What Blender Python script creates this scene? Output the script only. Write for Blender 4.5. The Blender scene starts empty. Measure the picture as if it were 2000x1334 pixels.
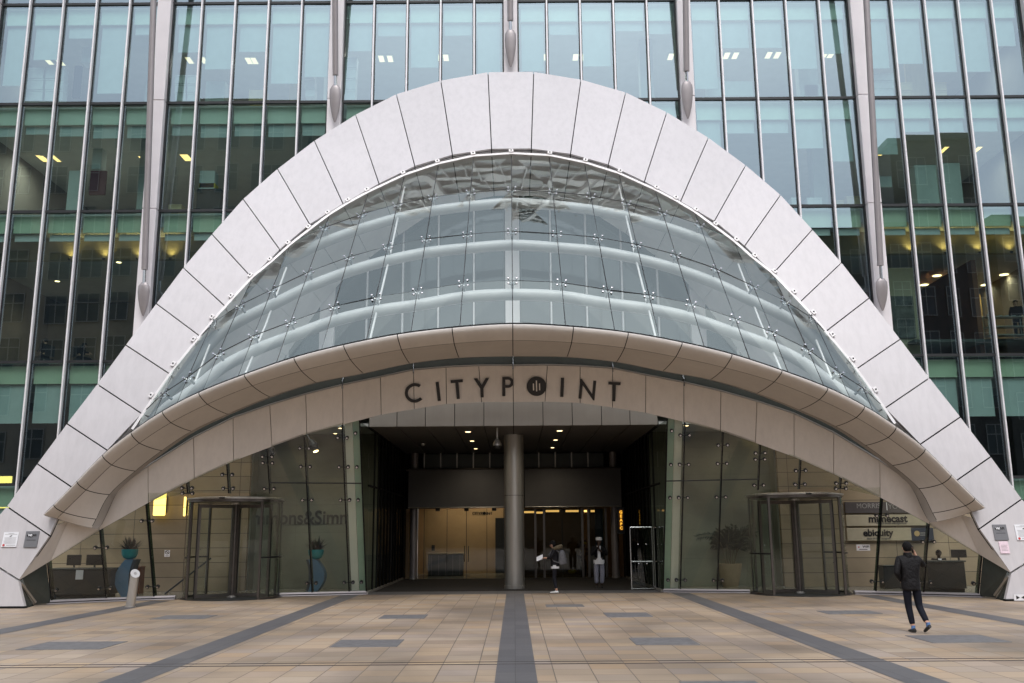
import bpy, math, random
from mathutils import Vector as V, Matrix, Quaternion
random.seed(7)
R = math.radians
scene = bpy.context.scene
COL = scene.collection

# ------------------------------------------------------------------ camera
F = 1830.0
TH, ROLL, YAW = R(11.55), R(-0.42), 1.7 / 1830
CAM = V((0, 0, 2.0))
MC = Matrix.Rotation(YAW, 3, 'Z') @ Matrix.Rotation(math.pi / 2 + TH, 3, 'X') @ Matrix.Rotation(ROLL, 3, 'Z')
cd = bpy.data.cameras.new('camera')
cam = bpy.data.objects.new('camera', cd)
cam.matrix_world = Matrix.Translation(CAM) @ MC.to_4x4()
cd.sensor_width = 36
cd.lens = F / 2000 * 36
cd.clip_end = 1500
COL.objects.link(cam)
scene.camera = cam


def ray(x, y):
    return MC @ V(((x - 1000) / F, -(y - 667) / F, -1))


def at_z(x, y, z=0.0):
    d = ray(x, y)
    return CAM + d * ((z - CAM.z) / d.z)


def at_y(x, y, Y):
    d = ray(x, y)
    return CAM + d * (Y / d.y)


def at_lean(x, y, Y0, k):
    """point on the leaning plane Y = Y0 + k z"""
    d = ray(x, y)
    return CAM + d * ((Y0 + k * CAM.z) / (d.y - k * d.z))


ARC = (27.6, 0.14, 0.0132)       # arch face: Y = a + b z + c z^2, steeper towards its feet


def arch_y(z):
    z = max(0.0, z)
    return ARC[0] + ARC[1] * z + ARC[2] * z * z


def at_arch(x, y, off=0.0):
    d = ray(x, y)
    t = 30.0
    for _ in range(80):
        p = CAM + d * t
        t += (arch_y(p.z) + off - p.y) / d.y * 0.5
    return CAM + d * t


def arch_n(z):
    return V((0, -1, ARC[1] + 2 * ARC[2] * max(0.0, z))).normalized()


def proj(p):
    v = MC.transposed() @ (V(p) - CAM)
    return 1000 + F * v.x / -v.z, 667 - F * v.y / -v.z


def lerp(a, b, t):
    return a + (b - a) * t


def interp(tab, x):
    if x <= tab[0][0]:
        return tab[0][1]
    for (x0, y0), (x1, y1) in zip(tab, tab[1:]):
        if x <= x1:
            return lerp(y0, y1, (x - x0) / (x1 - x0))
    return tab[-1][1]


def mir(p):
    return V((-p.x, p.y, p.z))


# the conical entrance glass: base curve in plan, leaning outwards
BASE = [(0, 33.25), (2.5, 33.1), (5, 32.6), (8, 31.75), (11.4, 30.6), (12.6, 29.95), (13.9, 29.1), (14.6, 28.6)]
LEAN = 0.41


def YB(x):
    return interp(BASE, abs(x))


def at_s(x, y, off=0.0):
    d = ray(x, y)
    t = 25.0
    for _ in range(60):
        p = CAM + d * t
        want = YB(p.x) - LEAN * p.z + off
        t += (want - p.y) / d.y * 0.6
    return CAM + d * t


def S(x, z, off=0.0):
    return V((x, YB(x) - LEAN * z + off, z))


# ------------------------------------------------------------------ materials
def newmat(name):
    m = bpy.data.materials.new(name)
    m.use_nodes = True
    nt = m.node_tree
    nt.nodes.clear()
    out = nt.nodes.new('ShaderNodeOutputMaterial')
    return m, nt, out


def N(nt, t, **kw):
    n = nt.nodes.new(t)
    for k, v in kw.items():
        if k.startswith('i_'):
            n.inputs[k[2:].replace('_', ' ')].default_value = v
        elif isinstance(k, str):
            setattr(n, k, v)
    return n


def paint(name, col, rough=0.5, metal=0.0, var=0.08, scale=3.0, bump=0.0, spec=0.5, stretch=(1, 1, 1), rnd=0.0, streak=0.0):
    m, nt, out = newmat(name)
    b = N(nt, 'ShaderNodeBsdfPrincipled')
    b.inputs['Roughness'].default_value = rough
    b.inputs['Metallic'].default_value = metal
    b.inputs['Specular IOR Level'].default_value = spec
    tc = N(nt, 'ShaderNodeTexCoord')
    mp = N(nt, 'ShaderNodeMapping')
    mp.inputs['Scale'].default_value = stretch
    nz = N(nt, 'ShaderNodeTexNoise')
    nz.inputs['Scale'].default_value = scale
    nz.inputs['Detail'].default_value = 6
    nz.inputs['Roughness'].default_value = 0.62
    r = N(nt, 'ShaderNodeValToRGB')
    c = V(col)
    r.color_ramp.elements[0].position = 0.3
    r.color_ramp.elements[1].position = 0.7
    r.color_ramp.elements[0].color = (*(c * (1 - var)), 1)
    r.color_ramp.elements[1].color = (*[min(1, x * (1 + var)) for x in c], 1)
    L = nt.links.new
    L(tc.outputs['Object'], mp.inputs['Vector'])
    L(mp.outputs['Vector'], nz.inputs['Vector'])
    L(nz.outputs['Fac'], r.inputs['Fac'])
    colout = r.outputs['Color']
    if rnd or streak:
        # each piece of cladding has its own slight tone, and rain streaks run down it
        oi = N(nt, 'ShaderNodeObjectInfo')
        k1 = N(nt, 'ShaderNodeMapRange')
        k1.inputs['To Min'].default_value = 1 - rnd
        k1.inputs['To Max'].default_value = 1 + rnd
        L(oi.outputs['Random'], k1.inputs['Value'])
        mp2 = N(nt, 'ShaderNodeMapping')
        mp2.inputs['Scale'].default_value = (5.5, 5.5, 0.22)
        L(tc.outputs['Object'], mp2.inputs['Vector'])
        nz2 = N(nt, 'ShaderNodeTexNoise')
        nz2.inputs['Scale'].default_value = 1.0
        nz2.inputs['Detail'].default_value = 5
        nz2.inputs['Roughness'].default_value = 0.7
        L(mp2.outputs['Vector'], nz2.inputs['Vector'])
        k2 = N(nt, 'ShaderNodeMapRange')
        k2.inputs['From Min'].default_value = 0.42
        k2.inputs['From Max'].default_value = 0.72
        k2.inputs['To Min'].default_value = 1.0
        k2.inputs['To Max'].default_value = 1.0 - streak
        L(nz2.outputs['Fac'], k2.inputs['Value'])
        kk = N(nt, 'ShaderNodeMath', operation='MULTIPLY')
        L(k1.outputs[0], kk.inputs[0])
        L(k2.outputs[0], kk.inputs[1])
        cc = N(nt, 'ShaderNodeCombineColor')
        for i_ in range(3):
            L(kk.outputs[0], cc.inputs[i_])
        mu = N(nt, 'ShaderNodeMix', data_type='RGBA', blend_type='MULTIPLY')
        mu.inputs['Factor'].default_value = 1
        L(colout, mu.inputs['A'])
        L(cc.outputs[0], mu.inputs['B'])
        colout = mu.outputs['Result']
    L(colout, b.inputs['Base Color'])
    if bump:
        bp = N(nt, 'ShaderNodeBump')
        bp.inputs['Strength'].default_value = bump
        bp.inputs['Distance'].default_value = 0.02
        L(nz.outputs['Fac'], bp.inputs['Height'])
        L(bp.outputs['Normal'], b.inputs['Normal'])
    L(b.outputs['BSDF'], out.inputs['Surface'])
    return m


def emit(name, col, s):
    m, nt, out = newmat(name)
    e = N(nt, 'ShaderNodeEmission')
    e.inputs['Color'].default_value = (*col, 1)
    e.inputs['Strength'].default_value = s
    nt.links.new(e.outputs[0], out.inputs[0])
    return m


def glass(name, tint, f0, wob=0.0, wscale=0.6, gcol=(0.95, 0.98, 1.0), rough=0.0, graze=1.0):
    """architectural pane: tinted see-through + angle dependent mirror (two-sided)"""
    m, nt, out = newmat(name)
    L = nt.links.new
    t = N(nt, 'ShaderNodeBsdfTransparent')
    t.inputs['Color'].default_value = (*tint, 1)
    g = N(nt, 'ShaderNodeBsdfGlossy')
    g.inputs['Color'].default_value = (*gcol, 1)
    g.inputs['Roughness'].default_value = rough
    geo = N(nt, 'ShaderNodeNewGeometry')
    dot = N(nt, 'ShaderNodeVectorMath', operation='DOT_PRODUCT')
    L(geo.outputs['Incoming'], dot.inputs[0])
    L(geo.outputs['Normal'], dot.inputs[1])
    ab = N(nt, 'ShaderNodeMath', operation='ABSOLUTE')
    L(dot.outputs['Value'], ab.inputs[0])
    inv = N(nt, 'ShaderNodeMath', operation='SUBTRACT')
    inv.inputs[0].default_value = 1.0
    L(ab.outputs[0], inv.inputs[1])
    pw = N(nt, 'ShaderNodeMath', operation='POWER')
    L(inv.outputs[0], pw.inputs[0])
    pw.inputs[1].default_value = 5.0
    fr = N(nt, 'ShaderNodeMath', operation='MULTIPLY_ADD')
    L(pw.outputs[0], fr.inputs[0])
    fr.inputs[1].default_value = (1.0 - f0) * graze
    fr.inputs[2].default_value = f0
    mx = N(nt, 'ShaderNodeMixShader')
    if wob:
        tc = N(nt, 'ShaderNodeTexCoord')
        nz = N(nt, 'ShaderNodeTexNoise')
        nz.inputs['Scale'].default_value = wscale
        nz.inputs['Detail'].default_value = 1.5
        bp = N(nt, 'ShaderNodeBump')
        bp.inputs['Strength'].default_value = wob
        bp.inputs['Distance'].default_value = 0.1
        L(tc.outputs['Object'], nz.inputs['Vector'])
        L(nz.outputs['Fac'], bp.inputs['Height'])
        L(bp.outputs['Normal'], g.inputs['Normal'])
    L(fr.outputs[0], mx.inputs[0])
    L(t.outputs[0], mx.inputs[1])
    L(g.outputs[0], mx.inputs[2])
    L(mx.outputs[0], out.inputs[0])
    return m


def tiles(name, w, h, cols, joint, jw, rough=0.6, swap=None, stain=True, var2=0.5, bumpd=0.004):
    """stack-bonded slabs in the object's XY (or the axes named in swap)"""
    m, nt, out = newmat(name)
    L = nt.links.new
    b = N(nt, 'ShaderNodeBsdfPrincipled')
    b.inputs['Roughness'].default_value = rough
    tc = N(nt, 'ShaderNodeTexCoord')
    sp = N(nt, 'ShaderNodeSeparateXYZ')
    L(tc.outputs['Object'], sp.inputs[0])
    ax = swap or ('X', 'Y')

    def math_(op, a, bb=None, c=None):
        n = N(nt, 'ShaderNodeMath', operation=op)
        for i, v in enumerate((a, bb, c)):
            if v is None:
                continue
            if isinstance(v, (int, float)):
                n.inputs[i].default_value = v
            else:
                L(v, n.inputs[i])
        return n.outputs[0]
    u = math_('DIVIDE', sp.outputs[ax[0]], w)
    v = math_('DIVIDE', sp.outputs[ax[1]], h)
    cu, cv = math_('FLOOR', u), math_('FLOOR', v)
    fu, fv = math_('FRACT', u), math_('FRACT', v)
    cmb = N(nt, 'ShaderNodeCombineXYZ')
    L(cu, cmb.inputs[0])
    L(cv, cmb.inputs[1])
    wn = N(nt, 'ShaderNodeTexWhiteNoise', noise_dimensions='2D')
    L(cmb.outputs[0], wn.inputs['Vector'])
    ramp = N(nt, 'ShaderNodeValToRGB')
    el = ramp.color_ramp.elements
    while len(el) < len(cols):
        el.new(0.5)
    for i, c in enumerate(cols):
        el[i].position = i / (len(cols) - 1)
        el[i].color = (*c, 1)
    L(wn.outputs['Value'], ramp.inputs['Fac'])
    # fine grain, streaked along X
    mp = N(nt, 'ShaderNodeMapping')
    mp.inputs['Scale'].default_value = (1.2, 5.0, 5.0)
    L(tc.outputs['Object'], mp.inputs['Vector'])
    n1 = N(nt, 'ShaderNodeTexNoise')
    n1.inputs['Scale'].default_value = 1.6
    n1.inputs['Detail'].default_value = 8
    n1.inputs['Roughness'].default_value = 0.7
    L(mp.outputs[0], n1.inputs['Vector'])
    n2 = N(nt, 'ShaderNodeTexNoise')
    n2.inputs['Scale'].default_value = 0.22
    n2.inputs['Detail'].default_value = 5
    n2.inputs['Distortion'].default_value = 0.6
    L(tc.outputs['Object'], n2.inputs['Vector'])
    g1 = math_('MULTIPLY_ADD', n1.outputs['Fac'], var2, 1 - var2 * 0.5)
    r2 = N(nt, 'ShaderNodeMapRange')
    r2.inputs['From Min'].default_value = 0.35
    r2.inputs['From Max'].default_value = 0.62
    r2.inputs['To Min'].default_value = 0.55 if stain else 0.95
    r2.inputs['To Max'].default_value = 1.05
    L(n2.outputs['Fac'], r2.inputs['Value'])
    k = math_('MULTIPLY', g1, r2.outputs[0])
    mul = N(nt, 'ShaderNodeMix', data_type='RGBA', blend_type='MULTIPLY')
    mul.inputs['Factor'].default_value = 1
    L(ramp.outputs[0], mul.inputs['A'])
    cc = N(nt, 'ShaderNodeCombineColor')
    for i in range(3):
        L(k, cc.inputs[i])
    L(cc.outputs[0], mul.inputs['B'])
    # joints
    def edge(f, ww, size):
        a = math_('SUBTRACT', f, 0.5)
        a = math_('ABSOLUTE', a)
        return math_('GREATER_THAN', a, 0.5 - ww / size / 2)
    j = math_('MAXIMUM', edge(fu, jw, w), edge(fv, jw, h))
    mj = N(nt, 'ShaderNodeMix', data_type='RGBA')
    L(j, mj.inputs['Factor'])
    L(mul.outputs['Result'], mj.inputs['A'])
    mj.inputs['B'].default_value = (*joint, 1)
    L(mj.outputs['Result'], b.inputs['Base Color'])
    bp = N(nt, 'ShaderNodeBump')
    bp.inputs['Strength'].default_value = 0.5
    bp.inputs['Distance'].default_value = bumpd
    hh = math_('SUBTRACT', n1.outputs['Fac'], j)
    L(hh, bp.inputs['Height'])
    L(bp.outputs['Normal'], b.inputs['Normal'])
    rr = math_('MULTIPLY_ADD', n1.outputs['Fac'], 0.3, rough - 0.15)
    L(rr, b.inputs['Roughness'])
    L(b.outputs[0], out.inputs[0])
    return m


M = {}
M['panel'] = paint('white_cladding', (0.575, 0.55, 0.555), 0.32, 0.0, 0.03, 0.6, 0.0, 0.5, (1, 1, 0.35), 0.045, 0.09)
M['rimpanel'] = paint('canopy_cladding', (0.63, 0.585, 0.54), 0.42, 0.0, 0.05, 1.1, 0, 0.5, (1, 1, 1), 0.04, 0.05)
M['fascia'] = paint('fascia_cladding', (0.78, 0.73, 0.685), 0.42, 0.0, 0.04, 1.0, 0, 0.5, (1, 1, 1), 0.03, 0.08)
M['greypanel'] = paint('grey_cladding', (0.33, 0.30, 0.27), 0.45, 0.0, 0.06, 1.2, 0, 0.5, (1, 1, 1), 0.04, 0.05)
M['gap'] = paint('joint_black', (0.015, 0.015, 0.015), 0.9, 0, 0.08, 3, 0, 0.1)
M['white'] = paint('white_steel_lit_reveal', (0.76, 0.735, 0.73), 0.35, 0.0, 0.05, 2)  # white steel parts; also the arch reveal, lightened in place of light
M['tube'] = paint('tube_paint', (0.48, 0.48, 0.48), 0.4, 0, 0.04, 2)
M['mullion'] = paint('mullion_metal', (0.85, 0.83, 0.84), 0.3, 0.1, 0.05, 2)
M['dark'] = paint('dark_metal', (0.03, 0.032, 0.034), 0.45, 0.3, 0.1, 3)
M['black'] = paint('black_gloss', (0.012, 0.012, 0.012), 0.3)
M['letter'] = paint('letter_black', (0.014, 0.012, 0.012), 0.45)
M['steel'] = paint('brushed_steel', (0.50, 0.475, 0.44), 0.36, 0.7, 0.1, 6, 0, 0.5, (1, 1, 0.1))
M['chrome'] = paint('chrome', (0.50, 0.50, 0.51), 0.22, 1.0, 0.03, 4)
M['frame'] = paint('bronze_frame', (0.14, 0.125, 0.115), 0.32, 0.85, 0.12, 6)
M['mast'] = paint('mast_grey', (0.34, 0.31, 0.31), 0.4, 0.3, 0.06, 2)
M['pilaster'] = paint('pilaster_cladding', (0.78, 0.74, 0.75), 0.4, 0, 0.04, 1)
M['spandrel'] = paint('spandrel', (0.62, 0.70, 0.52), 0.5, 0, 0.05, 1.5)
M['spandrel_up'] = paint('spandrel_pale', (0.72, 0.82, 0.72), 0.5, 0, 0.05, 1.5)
M['blind'] = paint('blind_fabric', (0.62, 0.66, 0.66), 0.8, 0, 0.05, 2)
M['ceil'] = paint('office_ceiling', (0.50, 0.50, 0.48), 0.8, 0, 0.06, 1.5)
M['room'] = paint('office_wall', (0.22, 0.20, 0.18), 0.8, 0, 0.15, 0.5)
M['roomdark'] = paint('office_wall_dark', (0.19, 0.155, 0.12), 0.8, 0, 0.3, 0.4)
M['carpet'] = paint('carpet', (0.10, 0.10, 0.10), 0.9, 0, 0.2, 4)
M['box'] = paint('archive_box', (0.62, 0.63, 0.62), 0.7, 0, 0.06, 5)
M['boxtan'] = paint('cardboard', (0.50, 0.38, 0.22), 0.8, 0, 0.08, 5)
M['cabinet'] = paint('cabinet', (0.50, 0.54, 0.52), 0.6, 0, 0.05, 3)
M['wood'] = paint('wood_board', (0.55, 0.42, 0.24), 0.6, 0, 0.15, 3, 0, 0.5, (1, 1, 0.2))
M['stone'] = tiles('stone_wall', 1.9, 0.515, [(0.31, 0.245, 0.16), (0.37, 0.295, 0.20), (0.34, 0.27, 0.18)], (0.03, 0.025, 0.02), 0.018, 0.55, ('X', 'Z'), True, 0.25)
M['stonegreen'] = tiles('stone_wall_pale', 1.9, 1.03, [(0.20, 0.21, 0.165), (0.22, 0.23, 0.18), (0.21, 0.22, 0.17)], (0.13, 0.14, 0.11), 0.012, 0.5, ('X', 'Z'), True, 0.25)
M['lobbyfloor'] = paint('lobby_floor', (0.22, 0.21, 0.18), 0.25, 0, 0.1, 2)
M['mat'] = paint('entrance_matting', (0.016, 0.014, 0.013), 0.95, 0, 0.5, 40, 0.4)
M['darkceil'] = paint('perforated_ceiling', (0.10, 0.09, 0.08), 0.6, 0, 0.15, 8)
M['screen'] = paint('roller_screen', (0.13, 0.13, 0.135), 0.75, 0, 0.04, 3)
M['louvre'] = paint('dark_glazing', (0.05, 0.06, 0.055), 0.25, 0, 0.2, 1)
M['granite'] = tiles('dark_granite', 0.6, 0.9, [(0.085, 0.082, 0.085), (0.11, 0.105, 0.105), (0.095, 0.092, 0.095)], (0.05, 0.048, 0.045), 0.008, 0.6, None, False, 0.5)
M['cover'] = paint('cover_granite', (0.14, 0.135, 0.135), 0.6, 0, 0.25, 6)
M['slot'] = paint('drain_slot', (0.06, 0.05, 0.045), 0.8, 0, 0.3, 8)
M['paving'] = tiles('sandstone_paving', 0.565, 0.565, [(0.29, 0.22, 0.16), (0.37, 0.285, 0.20), (0.335, 0.265, 0.205), (0.41, 0.325, 0.24), (0.40, 0.285, 0.18), (0.345, 0.28, 0.23), (0.425, 0.315, 0.205), (0.365, 0.285, 0.21)], (0.12, 0.095, 0.075), 0.015, 0.6)
M['lamp'] = emit('lamp_warm', (1.0, 0.72, 0.36), 5)
M['lampdim'] = emit('lamp_dim', (1.0, 0.62, 0.22), 2.2)
M['lampcool'] = emit('lamp_office', (1.0, 0.80, 0.50), 1.1)
M['sconce'] = emit('sconce_yellow', (1.0, 0.72, 0.18), 1.7)
M['strip'] = emit('strip_orange', (1.0, 0.55, 0.16), 1.5)
M['neon'] = emit('sign_orange', (1.0, 0.50, 0.05), 0.9)
M['neonbg'] = paint('sign_amber', (0.30, 0.13, 0.02), 0.4)
M['uplight'] = emit('uplight', (1.0, 0.68, 0.22), 4)
M['facglass'] = glass('facade_glass', (0.58, 0.75, 0.71), 0.26, 0.015, 0.25, (0.74, 0.90, 1.0))
M['entglass'] = glass('entrance_glass', (0.76, 0.79, 0.72), 0.06, 0.01, 0.4)
M['canglass'] = glass('canopy_glass', (0.94, 0.98, 0.96), 0.15, 0.075, 0.55, (0.88, 1.0, 0.96))
M['sideglass'] = glass('side_glass', (0.34, 0.37, 0.34), 0.045, 0.01, 0.4, (0.9, 0.95, 0.95), 0.0, 0.10)
M['doorglass'] = glass('door_glass', (0.82, 0.87, 0.82), 0.05, 0.0)
M['fing'] = glass('fin_glass', (0.25, 0.34, 0.30), 0.05, 0.0)
M['post'] = paint('white_post', (0.90, 0.91, 0.86), 0.5, 0, 0.04, 2)
M['postgreen'] = paint('green_edge', (0.42, 0.60, 0.50), 0.4, 0, 0.08, 2)
M['skin'] = paint('skin', (0.50, 0.28, 0.19), 0.5, 0, 0.08, 12)
M['skindark'] = paint('skin_dark', (0.05, 0.026, 0.016), 0.5, 0, 0.08, 12)
M['hair'] = paint('hair_black', (0.006, 0.005, 0.005), 0.7, 0, 0.4, 60, 0.8, 0.15)
M['jacket'] = paint('quilted_jacket', (0.007, 0.006, 0.0065), 0.6, 0, 0.6, 7, 2.0, 0.22)
M['navy'] = paint('navy_trousers', (0.009, 0.010, 0.017), 0.8, 0, 0.2, 10, 0.3, 0.2)
M['coat'] = paint('puffer_coat', (0.010, 0.0095, 0.012), 0.6, 0, 0.5, 14, 1.0, 0.18, (0.4, 0.4, 1.6))
M['fur'] = paint('fur_trim', (0.11, 0.085, 0.05), 0.9, 0, 0.5, 40, 1.0)
M['pack'] = paint('backpack_grey', (0.12, 0.12, 0.13), 0.8, 0, 0.25, 12, 0.4)
M['cloth'] = paint('white_cloth', (0.66, 0.66, 0.68), 0.8, 0, 0.06, 8)
M['jeans'] = paint('dark_jeans', (0.016, 0.016, 0.021), 0.85, 0, 0.3, 12, 0, 0.15)
M['check'] = paint('checked_trousers', (0.22, 0.22, 0.27), 0.85, 0, 0.45, 60)
M['shoe'] = paint('black_shoe', (0.012, 0.012, 0.012), 0.45)
M['trainer'] = paint('white_trainer', (0.72, 0.74, 0.74), 0.5, 0, 0.06, 10)
M['sock'] = paint('blue_sock', (0.10, 0.19, 0.38), 0.8, 0, 0.3, 30)
M['suit'] = paint('dark_suit', (0.007, 0.007, 0.008), 0.75, 0, 0.1, 5, 0, 0.12)
M['paper'] = paint('paper', (0.78, 0.78, 0.80), 0.7, 0, 0.03, 8)
M['pinkpaper'] = paint('pink_paper', (0.78, 0.62, 0.68), 0.7, 0, 0.08, 14)
M['plate'] = paint('grey_plate', (0.20, 0.20, 0.21), 0.4, 0.3, 0.05, 5)
M['ink'] = paint('ink_grey', (0.10, 0.10, 0.10), 0.7)
M['inkmid'] = paint('ink_mid', (0.28, 0.27, 0.26), 0.7)
M['red'] = paint('ink_red', (0.50, 0.04, 0.04), 0.6)
M['tealbowl'] = paint('turquoise_bowl', (0.02, 0.33, 0.38), 0.4, 0, 0.12, 3)
M['bluestand'] = paint('blue_stand', (0.10, 0.20, 0.33), 0.5, 0, 0.08, 3)
M['bluestanddark'] = paint('blue_stand_edge', (0.05, 0.06, 0.08), 0.5, 0, 0.1, 3)
M['leaf'] = paint('leaf_dark', (0.012, 0.019, 0.009), 0.55, 0, 0.4, 8)
M['leafred'] = paint('leaf_red', (0.05, 0.012, 0.012), 0.5, 0, 0.4, 8)
M['pot'] = paint('stone_pot', (0.30, 0.24, 0.15), 0.7, 0, 0.12, 4)
M['cane'] = paint('cane', (0.10, 0.09, 0.05), 0.7, 0, 0.3, 6)
M['boardlight'] = paint('sign_board_cream', (0.36, 0.32, 0.23), 0.5, 0, 0.06, 3)
M['boarddark'] = paint('sign_board_dark', (0.07, 0.06, 0.06), 0.5, 0, 0.1, 3)
M['boardnavy'] = paint('sign_board_navy', (0.03, 0.035, 0.05), 0.5, 0, 0.1, 3)
M['gold'] = paint('emblem_gold', (0.40, 0.30, 0.14), 0.5)
M['wallgrey'] = paint('sign_letter', (0.045, 0.045, 0.04), 0.6)
M['deskdark'] = paint('desk_dark', (0.035, 0.034, 0.032), 0.3, 0, 0.2, 3)
M['orangewall'] = paint('lift_lobby_wall', (0.50, 0.34, 0.19), 0.5, 0, 0.14, 0.6)
M['oppstone'] = paint('opposite_stone', (0.24, 0.21, 0.17), 0.7, 0, 0.2, 0.3)
M['oppdark'] = paint('opposite_dark', (0.035, 0.033, 0.033), 0.6, 0, 0.2, 0.3)
M['oppwin'] = paint('opposite_window', (0.03, 0.04, 0.045), 0.15, 0, 0.3, 0.5)
M['oppframe'] = paint('opposite_frame', (0.30, 0.29, 0.27), 0.5)
M['art'] = paint('abstract_canvas', (0.10, 0.095, 0.09), 0.7, 0, 0.9, 2.2)
M['artw'] = paint('canvas_surround', (0.40, 0.34, 0.24), 0.7)
M['yellow'] = paint('yellow_plastic', (0.7, 0.55, 0.02), 0.5)
M['maroon'] = paint('maroon_cloth', (0.10, 0.02, 0.03), 0.8)
M['brownwall'] = paint('brown_panelling', (0.16, 0.055, 0.025), 0.5, 0, 0.3, 0.8)
M['amberwall'] = paint('amber_panelling', (0.50, 0.30, 0.08), 0.5, 0, 0.1, 0.8)


# ------------------------------------------------------------------ mesh builder
class MB:
    def __init__(self):
        self.v, self.f, self.m = [], [], []

    def add(self, vs, fs, mi=0):
        o = len(self.v)
        self.v += [V(p) for p in vs]
        self.f += [[i + o for i in f] for f in fs]
        self.m += [mi] * len(fs)
        return self

    def box(self, x0, x1, y0, y1, z0, z1, mi=0):
        vs = [(x, y, z) for z in (z0, z1) for y in (y0, y1) for x in (x0, x1)]
        return self.add(vs, [(0, 2, 3, 1), (4, 5, 7, 6), (0, 1, 5, 4), (2, 6, 7, 3), (0, 4, 6, 2), (1, 3, 7, 5)], mi)

    def cbox(self, x0, x1, y0, y1, z0, z1, c=0.01, mi=0):
        """box with chamfered vertical and horizontal edges"""
        pts = [(x0 + c, y0), (x1 - c, y0), (x1, y0 + c), (x1, y1 - c), (x1 - c, y1), (x0 + c, y1), (x0, y1 - c), (x0, y0 + c)]
        cx, cy = (x0 + x1) / 2, (y0 + y1) / 2

        def ring(z, k):
            return [(lerp(cx, x, 1 - k / max(1e-6, (x1 - x0) / 2)), lerp(cy, y, 1 - k / max(1e-6, (y1 - y0) / 2)), z) for x, y in pts]
        return self.loft([ring(z0, c), ring(z0 + c, 0), ring(z1 - c, 0), ring(z1, c)], True, True, mi)

    def loft(self, rings, closed=True, caps=True, mi=0):
        n = len(rings[0])
        vs = [p for r in rings for p in r]
        fs = []
        for i in range(len(rings) - 1):
            for j in range(n if closed else n - 1):
                k = (j + 1) % n
                fs.append((i * n + j, i * n + k, (i + 1) * n + k, (i + 1) * n + j))
        if caps and closed:
            fs.append(tuple(range(n - 1, -1, -1)))
            fs.append(tuple((len(rings) - 1) * n + j for j in range(n)))
        return self.add(vs, fs, mi)

    def tube(self, pts, r, n=8, mi=0, flat=1.0):
        pts = [V(p) for p in pts]
        rings = []
        up = V((0, 0, 1))
        for i, p in enumerate(pts):
            d = (pts[min(i + 1, len(pts) - 1)] - pts[max(i - 1, 0)]).normalized()
            ref = up if abs(d.z) < 0.9 else V((0, 1, 0))
            a = d.cross(ref).normalized()
            b = a.cross(d).normalized()
            rr = r[i] if isinstance(r, (list, tuple)) else r
            rings.append([p + a * math.cos(2 * math.pi * j / n) * rr + b * math.sin(2 * math.pi * j / n) * rr * flat for j in range(n)])
        return self.loft(rings, True, True, mi)

    def lathe(self, prof, c=(0, 0, 0), n=24, mi=0):
        c = V(c)
        rings = [[c + V((math.cos(2 * math.pi * j / n) * r, math.sin(2 * math.pi * j / n) * r, z)) for j in range(n)] for r, z in prof]
        return self.loft(rings, True, True, mi)

    def slab(self, poly, thick, mi=0):
        """polygon (list of 3-D points) given a thickness along `thick`"""
        t = V(thick)
        a = [V(p) for p in poly]
        return self.loft([a, [p + t for p in a]], True, True, mi)

    def sphere(self, c, r, n=10, mi=0, s=(1, 1, 1)):
        c = V(c)
        rings = []
        for i in range(1, n):
            a = math.pi * i / n
            rings.append([c + V((math.sin(a) * math.cos(2 * math.pi * j / n) * r * s[0], math.sin(a) * math.sin(2 * math.pi * j / n) * r * s[1], -math.cos(a) * r * s[2])) for j in range(n)])
        return self.loft(rings, True, True, mi)

    def build(self, name, mat, parent=None, smooth=False, at=None):
        off = V((0, 0, 0))
        q = parent
        while q is not None:
            off += V(q.location)
            q = q.parent
        me = bpy.data.meshes.new(name)
        loc = V(at) if at is not None else V((0, 0, 0))
        me.from_pydata([p - off - loc for p in self.v], [], self.f)
        mats = mat if isinstance(mat, (list, tuple)) else [mat]
        for mm in mats:
            me.materials.append(mm)
        me.polygons.foreach_set('material_index', self.m)
        if smooth:
            me.polygons.foreach_set('use_smooth', [True] * len(me.polygons))
        import bmesh
        bm = bmesh.new()
        bm.from_mesh(me)
        bmesh.ops.remove_doubles(bm, verts=bm.verts, dist=1e-5)
        bmesh.ops.dissolve_degenerate(bm, edges=bm.edges, dist=1e-6)
        bmesh.ops.recalc_face_normals(bm, faces=bm.faces)
        bm.to_mesh(me)
        bm.free()
        if smooth:
            try:
                me.set_sharp_from_angle(angle=R(40))
            except Exception:
                pass
        o = bpy.data.objects.new(name, me)
        COL.objects.link(o)
        if at is not None:
            o.location = loc
        if parent is not None:
            o.parent = parent
        return o


def tag(o, label=None, cat=None, group=None, kind=None):
    if label:
        o['label'] = label
    if cat:
        o['category'] = cat
    if group:
        o['group'] = group
    if kind:
        o['kind'] = kind
    return o


def thing(name, label, cat, loc=(0, 0, 0), group=None):
    o = bpy.data.objects.new(name, None)
    o.location = loc
    o.empty_display_size = 0.2
    COL.objects.link(o)
    return tag(o, label, cat, group)


def copy_tree(o, parent=None):
    c = o.copy()
    COL.objects.link(c)
    if parent is not None:
        c.parent = parent
    for ch in list(o.children):
        copy_tree(ch, c)
    return c


def text_mesh(body, size, extrude=0.01, bold=0.0, align='CENTER'):
    cu = bpy.data.curves.new('lettering', 'FONT')
    cu.body = body
    cu.size = size
    cu.extrude = extrude
    cu.offset = bold
    cu.align_x = align
    cu.align_y = 'CENTER'
    cu.resolution_u = 4
    ob = bpy.data.objects.new('lettering', cu)
    COL.objects.link(ob)
    dg = bpy.context.evaluated_depsgraph_get()
    me = bpy.data.meshes.new_from_object(ob.evaluated_get(dg))
    bpy.data.objects.remove(ob)
    bpy.data.curves.remove(cu)
    return me


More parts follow.
